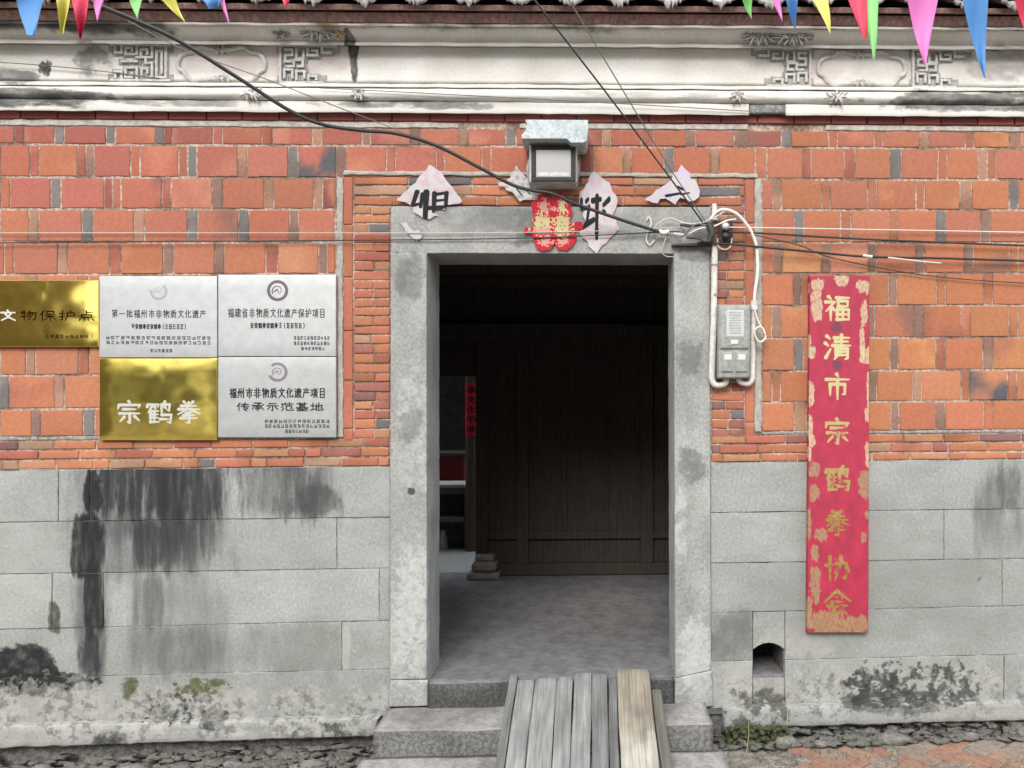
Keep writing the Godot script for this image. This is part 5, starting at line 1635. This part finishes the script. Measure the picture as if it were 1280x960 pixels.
# ---------------------------------------------------------------- cables
func cables() -> void:
	var thick := []
	for p in [[60, -34, 0.98], [110, 0, 0.9], [165, 24, 0.82], [225, 52, 0.72], [300, 99, 0.6], [365, 140, 0.5], [405, 156, 0.44], [450, 163, 0.38], [495, 167, 0.33], [545, 182, 0.28], [600, 210, 0.22], [640, 231, 0.18], [665, 238, 0.16], [690, 242, 0.15], [720, 255, 0.13], [780, 276, 0.09], [824, 290, 0.06]]:
		thick.append(V(p[0], p[1], p[2]))
	wire("black_cable", thick, 0.0085, M.black_cable)
	tag(get_node("black_cable"), "thick black cable sagging from the eave down to the lintel", "cable")
	var spec := [
		["thin_wire", [[650, -24, 0.62], [668, 0, 0.6], [770, 132, 0.33], [878, 277, 0.08]], 0.0042, "black_cable", "taut black wire dropping to the tangle, passing in front of the fourth paper"],
		["thin_wire", [[690, -28, 0.62], [711, 0, 0.6], [790, 132, 0.33], [834, 205, 0.18], [882, 277, 0.08]], 0.0028, "grey_cable", "thin grey wire falling beside the taut black wire"],
		["thin_wire", [[-120, 304, 0.03], [0, 303.5, 0.025], [200, 302, 0.025], [420, 300.5, 0.025], [660, 297.5, 0.035], [850, 289, 0.05]], 0.0032, "black_cable", "black wire running level across the bricks above the plaques to the tangle"],
		["thin_wire", [[-120, 290, 0.02], [0, 291, 0.018], [220, 291, 0.018], [480, 291, 0.03], [700, 290, 0.035], [850, 284, 0.05]], 0.0022, "pale_cable", "thin pale wire running level just above the long black wire"],
		["thin_wire", [[905, 290, 0.06], [960, 292, 0.05], [1080, 299, 0.04], [1280, 307, 0.03], [1420, 312, 0.03]], 0.005, "black_cable", "upper black wire leaving the tangle over the bricks above the red board"],
		["thin_wire", [[872, 303, 0.06], [920, 306, 0.06], [1017, 315, 0.05], [1085, 321, 0.05], [1180, 323, 0.04], [1280, 326, 0.03], [1420, 330, 0.03]], 0.006, "black_cable", "lower sagging black wire just above the red board, with a pale tape"],
		["thin_wire", [[905, 284, 0.06], [1000, 285.5, 0.04], [1280, 290.5, 0.02], [1420, 294, 0.02]], 0.003, "white_cable", "pale wire leaving the tangle above the two black wires"],
		["thin_wire", [[944, 294, 0.05], [1000, 307, 0.03], [1043, 323, 0.025], [1155, 344, 0.02], [1280, 354, 0.02], [1420, 360, 0.02]], 0.0026, "black_cable", "thinnest black wire crossing the bricks beyond the red board's top corner"],
		["thin_wire", [[-120, 74, 0.06], [0, 78, 0.06], [100, 86, 0.055], [200, 98, 0.055]], 0.0022, "grey_cable", "fine wire lying across the frieze left of the fretwork"],
		["thin_wire", [[160, 26, 0.3], [230, 62, 0.25], [330, 98, 0.2], [420, 133, 0.14], [490, 160, 0.08], [545, 186, 0.04]], 0.0024, "grey_cable", "fine grey wire slanting over the oval frieze frame beside the black cable"],
		["thin_wire", [[400, 110, 0.085], [560, 118, 0.085], [800, 131, 0.07], [936, 139, 0.06]], 0.0022, "grey_cable", "fine wire stretched along the lower cornice moulding"],
		["lead_wire", [[816, 290, 0.04], [822, 280, 0.05], [836, 273, 0.05], [850, 277, 0.05], [864, 282, 0.06], [884, 276, 0.07]], 0.004, "pale_cable", "pale lead arching over the lintel end inside the cable tangle"],
		["lead_wire", [[842, 292, 0.05], [858, 293, 0.06], [874, 286, 0.07], [892, 283, 0.075], [908, 276, 0.07], [920, 274, 0.06]], 0.0045, "white_cable", "white lead twisting through the middle of the cable tangle"],
		["lead_wire", [[850, 278, 0.06], [866, 280, 0.07], [884, 276, 0.08], [900, 268, 0.08], [908, 262, 0.07]], 0.004, "pale_cable", "pale lead bent over the white insulator"],
		["lead_wire", [[858, 297, 0.06], [872, 298, 0.07], [882, 302, 0.08], [890, 300, 0.08]], 0.006, "black_cable", "short black lead under the cable tangle"],
		["lead_wire", [[826, 293, 0.05], [840, 294, 0.06], [852, 296, 0.07], [862, 286, 0.075], [872, 280, 0.08], [884, 282, 0.08]], 0.0045, "grey_cable", "grey lead knotted in the cable tangle"],
		["lead_wire", [[850, 281, 0.06], [862, 283, 0.06], [876, 281, 0.06], [888, 279, 0.07]], 0.006, "black_cable", "black lead lying across the jamb head"],
		["lead_wire", [[808, 276, 0.025], [811, 271, 0.03], [814, 280, 0.03], [810, 290, 0.03], [808, 300, 0.03], [812, 306, 0.03], [818, 300, 0.03]], 0.0035, "white_cable", "frayed white lead dangling on the lintel"],
		["lead_wire", [[834, 292, 0.05], [830, 304, 0.05], [826, 313, 0.04], [832, 320, 0.03], [842, 321, 0.03]], 0.0022, "pale_cable", "fine pale lead hanging at the corner of the doorway"],
		["lead_wire", [[897, 298, 0.06], [898, 308, 0.06], [906, 312, 0.06], [913, 308, 0.06], [915, 298, 0.06]], 0.0032, "pale_cable", "small loop of pale lead under the iron bracket"],
	]
	for s in spec:
		var pts := []
		for p in s[1]: pts.append(V(p[0], p[1], p[2]))
		var w := wire(s[0], pts, s[2], M[s[3]])
		tag(w, s[4], "wire")
	var t := thing("wire_tape", "pale tape wound on the lower sagging wire above the red board", "tape", V(1130, 324, 0.05))
	put("tape_wrap", tube([V(1078, 319.5, 0.05), V(1090, 321, 0.05)], 0.0085, 8), M.white_cable, t)
	put("tape_tail", tube(smooth_path([V(1110, 322, 0.055), V(1140, 325.5, 0.058), V(1176, 329, 0.058)]), 0.005, 6, false, 0.003), M.white_cable, t)
	var b := thing("cable_bracket", "rusty iron bracket with white insulator where the wires meet above the jamb", "bracket", V(895, 300, 0.0))
	put("insulator", tube([V(893, 276, 0.05), V(893, 270, 0.05), V(893, 262, 0.05), V(893, 255, 0.05)], 0.017, 10, false, 0.012), M.ceramic, b)
	put("bracket_plate", panel(rect(898, 276, 916, 303), 0.03, 0.03, 3, 3, 1.5, 0.003), M.iron, b)
	put("spool", tube([V(907, 283, 0.03), V(907, 283, 0.085)], 0.02, 10), M.ceramic, b)
	put("spool", tube([V(907, 295, 0.03), V(907, 295, 0.08)], 0.018, 10), M.iron, b)
	put("tape_lump", tube(smooth_path([V(886, 280, 0.07), V(890, 292, 0.075), V(886, 303, 0.07)]), 0.022, 10, false, 0.014), M.black_cable, b)
	put("splice", tube(smooth_path([V(824, 289, 0.055), V(830, 291, 0.06), V(836, 289, 0.06)]), 0.012, 8), M.white_cable, b)
	put("shelf_plate", panel([Vector2(840, 305), Vector2(889, 302), Vector2(889, 307), Vector2(840, 307.5)], 0.05, 0.05, 4, 1, 0.6, 0.001), M.iron, b)

# ---------------------------------------------------------------- bunting
func bunting() -> void:
	var cols := {"blue": Color(0.25, 0.48, 0.71), "yellow": Color(0.80, 0.77, 0.36), "red": Color(0.75, 0.13, 0.26), "green": Color(0.48, 0.74, 0.42), "pink": Color(0.80, 0.42, 0.68)}
	var mats := {}
	for k in cols:
		var m := flat_mat(cols[k], 0.55)
		m.backlight_enabled = true
		m.backlight = cols[k] * 0.5
		mats[k] = m
	var z := 1.02
	var sets := [
		["string of small pennants whose first big flag is blue, over the silver and gold plaques", -90.0, 470.0, [["blue", 16, 60, 37, 44, 10], ["yellow", 66, 90, 79, 42, 3], ["red", 84, 113, 102, 48, 2], ["pink", 114, 136, 120, 26, 1], ["green", 156, 184, 170, 23, 1], ["yellow", 184, 214, 231, 29, 1], ["blue", 238, 276, 268, 10, 12], ["red", 344, 368, 357, 11, 1], ["pink", 268, 278, 285, 30, 1]]],
		["string of long pennants ending in large pink and blue flags, over the red board", 860.0, 1400.0, [["green", 920, 942, 939, 24, 1], ["pink", 958, 976, 976, 26, 1], ["blue", 976, 998, 995, 38, 1], ["yellow", 1006, 1032, 1039, 41, 1], ["red", 1054, 1084, 1081, 48, 5], ["green", 1074, 1100, 1092, 74, 2], ["pink", 1130, 1176, 1155, 82, 2], ["blue", 1198, 1236, 1230, 97, 2], ["red", 1262, 1300, 1290, 60, 2]]],
	]
	for s in sets:
		var o := thing("pennant_string", s[0], "bunting", V((s[1] + s[2]) / 2, -22, z), "pennant strings under the eave")
		var cord := []
		for i in 13:
			var u := i / 12.0
			cord.append(V(lerpf(s[1], s[2], u), -22 + 8.0 * sin(PI * u) - 8.0, z))
		put("cord", tube(cord, 0.0025, 6), M.white_cable, o)
		for p in s[3]:
			var P := []
			var rows := 9
			var ph := rng.randf() * 6.0
			for j in rows + 1:
				var v := float(j) / rows
				var row := []
				for i in 5:
					var u := i / 4.0
					var top := lerpf(p[1], p[2], u)
					var tip: float = p[3] + (u - 0.5) * p[5]
					var px := lerpf(top, tip, pow(v, 1.15)) + sin(v * 5.0 + ph) * 1.6 * v
					var py := lerpf(-24.0, p[4], v) + (u - 0.5) * 2.0 * sin(ph)
					row.append(V(px, py, z + sin(u * 4.0 + v * 3.0 + ph) * 0.012 + sin(v * 4.0 + ph) * 0.02))
				P.append(row)
			# front and back with a thin edge
			var G := []
			for j in rows + 1:
				var r2: Array = P[j].duplicate()
				for i in range(4, -1, -1): r2.append(P[j][i] + Vector3(0, 0, -0.0008))
				r2.append(P[j][0])
				G.append(r2)
			var me := put("pennant", grid_mesh(G, [], []), mats[p[0]], o)
			me.set_meta("label", "%s triangular pennant" % p[0])

# ---------------------------------------------------------------- rubble, moss and weeds at the foot of the wall
func foot_of_wall() -> void:
	var st := SurfaceTool.new()
	st.begin(Mesh.PRIMITIVE_TRIANGLES)
	for i in 900:
		var x := rng.randf_range(-3.6, 2.9)
		if x > -1.1 and x < 0.62: continue
		var z := rng.randf_range(0.0, 0.14) + (0.1 if x < 0 and rng.randf() < 0.4 else 0.0)
		var s := rng.randf_range(0.008, 0.026)
		lump(st, Vector3(x, ground_y(x, z) + s * 0.2 + maxf(0.0, 0.05 - z * 0.4) * rng.randf(), z), Vector3(s * rng.randf_range(1.0, 2.2), s * rng.randf_range(0.4, 0.8), s), 0.9, i * 1.3)
	tag(put("rubble", st.commit(), M.rubble), "dark mossy rubble packed along the foot of the wall", "rubble", "", "stuff")
	for k in 9:
		var x: float = [-2.66, -2.2, -1.75, -1.36, 0.95, 1.12, 1.5, 1.9, 2.2][k]
		var z: float = [0.12, 0.16, 0.13, 0.17, 0.10, 0.13, 0.12, 0.11, 0.1][k]
		var sc: float = [0.035, 0.045, 0.03, 0.04, 0.045, 0.03, 0.05, 0.03, 0.04][k]
		var s2 := SurfaceTool.new()
		s2.begin(Mesh.PRIMITIVE_TRIANGLES)
		lump(s2, Vector3(x, ground_y(x, z) + sc * 0.35, z), Vector3(sc * 1.5, sc * 0.6, sc), 0.35, k * 7.7)
		s2.generate_normals()
		tag(put("loose_stone", s2.commit(), M.pale_stone), ("pale loose stone in the dark rubble below the black-stained plinth" if x < 0.0 else "pale loose stone between the wall's foot and the red pavers"), "stone", "loose stones at the foot of the wall")
	# tufts of grass between the pavers and along the wall
	var gs := SurfaceTool.new()
	gs.begin(Mesh.PRIMITIVE_TRIANGLES)
	for i in 900:
		var x := rng.randf_range(0.7, 2.9) if rng.randf() < 0.75 else rng.randf_range(-3.5, -1.1)
		var z := rng.randf_range(0.08, 0.5)
		if nf.get_noise_2d(x * 60.0, z * 60.0 + 900.0) < 0.05: continue
		var b := Vector3(x, ground_y(x, z), z)
		var h := rng.randf_range(0.008, 0.03)
		var a := rng.randf() * TAU
		var d := Vector3(cos(a), 0, sin(a))
		var w := d.cross(Vector3.UP) * 0.0018
		var tip := b + d * h * 0.7 + Vector3.UP * h
		for p in [b - w, b + w, tip]:
			gs.set_normal((Vector3.UP + d).normalized())
			gs.add_vertex(p)
	tag(put("grass", gs.commit(), M.grass), "short yellowish grass sprouting between pavers and rubble", "grass", "", "stuff")
	var w := thing("dry_weed", "dry straw-coloured weed stalks standing beside the stone steps", "weed", Vector3(0.75, 0.03, 0.12))
	for q in [[932, 945, 936, 902], [925, 958, 947, 934], [940, 950, 930, 925], [984, 905, 982, 868]]:
		put("stalk", tube(smooth_path([V(q[0], q[1], 0.14), V((q[0] + q[2]) / 2.0 + 1.5, (q[1] + q[3]) / 2.0, 0.13), V(q[2], q[3], 0.11)]), 0.0022, 5, false, 0.001), M.stem, w)
	var ms := SurfaceTool.new()
	ms.begin(Mesh.PRIMITIVE_TRIANGLES)
	for i in 260:
		var u := rng.randf()
		var p := V(rng.randf_range(905, 985), 916 + rng.randf_range(-10, 14), 0.06)
		lump(ms, p + Vector3(0, 0, rng.randf() * 0.05), Vector3.ONE * rng.randf_range(0.006, 0.014), 0.6, i * 2.1)
	tag(put("moss", ms.commit(), M.moss), "dark moss cushion at the wall's foot beside the steps", "moss", "", "stuff")

# ---------------------------------------------------------------- what stands across the lane (mirrored in the polished plaques, plus a house added to darken the hall)
func across_the_lane() -> void:
	var wallm := tri_mat(lin(0.12, 0.085, 0.055), 0.9, M.g_soft, null, Vector3.ONE * 0.5)
	var roofm := tri_mat(lin(0.3, 0.1, 0.05), 0.9, M.g_soft, null, Vector3.ONE * 0.7)
	var o := thing("lane_house", "brown house with red tiled roof across the lane", "building", Vector3(-16, 0, 21))
	box_at("wall", Vector3(-26, -0.3, 20), Vector3(-18.6, 8.2, 26), wallm, o)
	var rf := SurfaceTool.new()
	rf.begin(Mesh.PRIMITIVE_TRIANGLES)
	for s in [-1.0, 1.0]:
		cbox(Vector3(8.6, 0.15, 4.0), 0.02, Transform3D(Basis(Vector3.RIGHT, s * 0.5), Vector3(-22.6, 9.0, 23 + s * 1.65)), rf)
	put("roof", rf.commit(), roofm, o)
	box_at("door", Vector3(-21.6, 0, 19.96), Vector3(-20.4, 2.2, 20.0), M.dark_wood, o)
	for x in [-25.4, -23.6, -20.9]:
		for y in [1.2, 3.6, 6.0]:
			box_at("window", Vector3(x, y, 19.95), Vector3(x + 1.0, y + 1.2, 20.0), M.gasket, o)
	var g := thing("lane_house", "long unseen grey house added across the lane to keep sky light out of the doorway", "building", Vector3(2, 0, 13))  # added house, blocks the low sky so the hall inside stays dark
	var greym := tri_mat(lin(0.2, 0.19, 0.18), 0.9, M.g_soft, null, Vector3.ONE * 0.5)
	box_at("wall", Vector3(-5.2, -0.3, 12.5), Vector3(11.0, 6.6, 17), greym, g)
	var gr := SurfaceTool.new()
	gr.begin(Mesh.PRIMITIVE_TRIANGLES)
	for sd in [-1.0, 1.0]:
		cbox(Vector3(17.0, 0.15, 3.0), 0.02, Transform3D(Basis(Vector3.RIGHT, sd * 0.45), Vector3(2.9, 7.2, 14.75 + sd * 1.25)), gr)
	put("roof", gr.commit(), roofm, g)
	box_at("door", Vector3(1.5, 0, 12.44), Vector3(2.9, 2.3, 12.5), M.old_wood, g)
	for x in [-3.6, -0.8, 4.6, 7.4]:
		var wn := box_at("window", Vector3(x, 1.1, 12.43), Vector3(x + 1.2, 2.5, 12.5), M.gasket, g)
		box_at("window", Vector3(x, 3.9, 12.43), Vector3(x + 1.2, 5.2, 12.5), M.gasket, g)
		box_at("sill", Vector3(x - 0.08, 1.02, 12.38), Vector3(x + 1.28, 1.1, 12.5), M.grey_plaster, wn)
	var leafm := flat_mat(lin(0.07, 0.09, 0.03), 0.8)
	var spots := [[Vector3(-13.2, 0, 20), 3.6, "broad dark tree standing beside the brown house"], [Vector3(-10.2, 0, 22), 3.9, "tall dark tree standing farthest back across the lane"], [Vector3(8.0, 0, 25), 4.5, "round tree standing alone across the lane, away from the house"]]
	for s in spots:
		var at: Vector3 = s[0]
		var t := thing("lane_tree", s[2], "tree", at, "trees across the lane")
		put("trunk", tube(smooth_path([at, at + Vector3(0.1, 1.2, 0), at + Vector3(-0.1, s[1] * 0.7, 0.1)]), 0.2, 8, false, 0.08), M.old_wood, t)
		var cr := SurfaceTool.new()
		cr.begin(Mesh.PRIMITIVE_TRIANGLES)
		for i in 4200:
			var d := Vector3(rng.randfn(), rng.randfn() * 0.75, rng.randfn()) * 0.95
			if d.length() > 2.5: continue
			var p: Vector3 = at + Vector3(0, s[1] * 0.72, 0) + d
			var u := Vector3(rng.randfn(), rng.randfn(), rng.randfn()).normalized() * 0.17
			var w := u.cross(Vector3(rng.randfn(), rng.randfn(), rng.randfn())).normalized() * 0.06
			for q in [p - w, p + u, p + w]:
				cr.set_normal(d.normalized())
				cr.add_vertex(q)
		put("crown", cr.commit(), leafm, t)
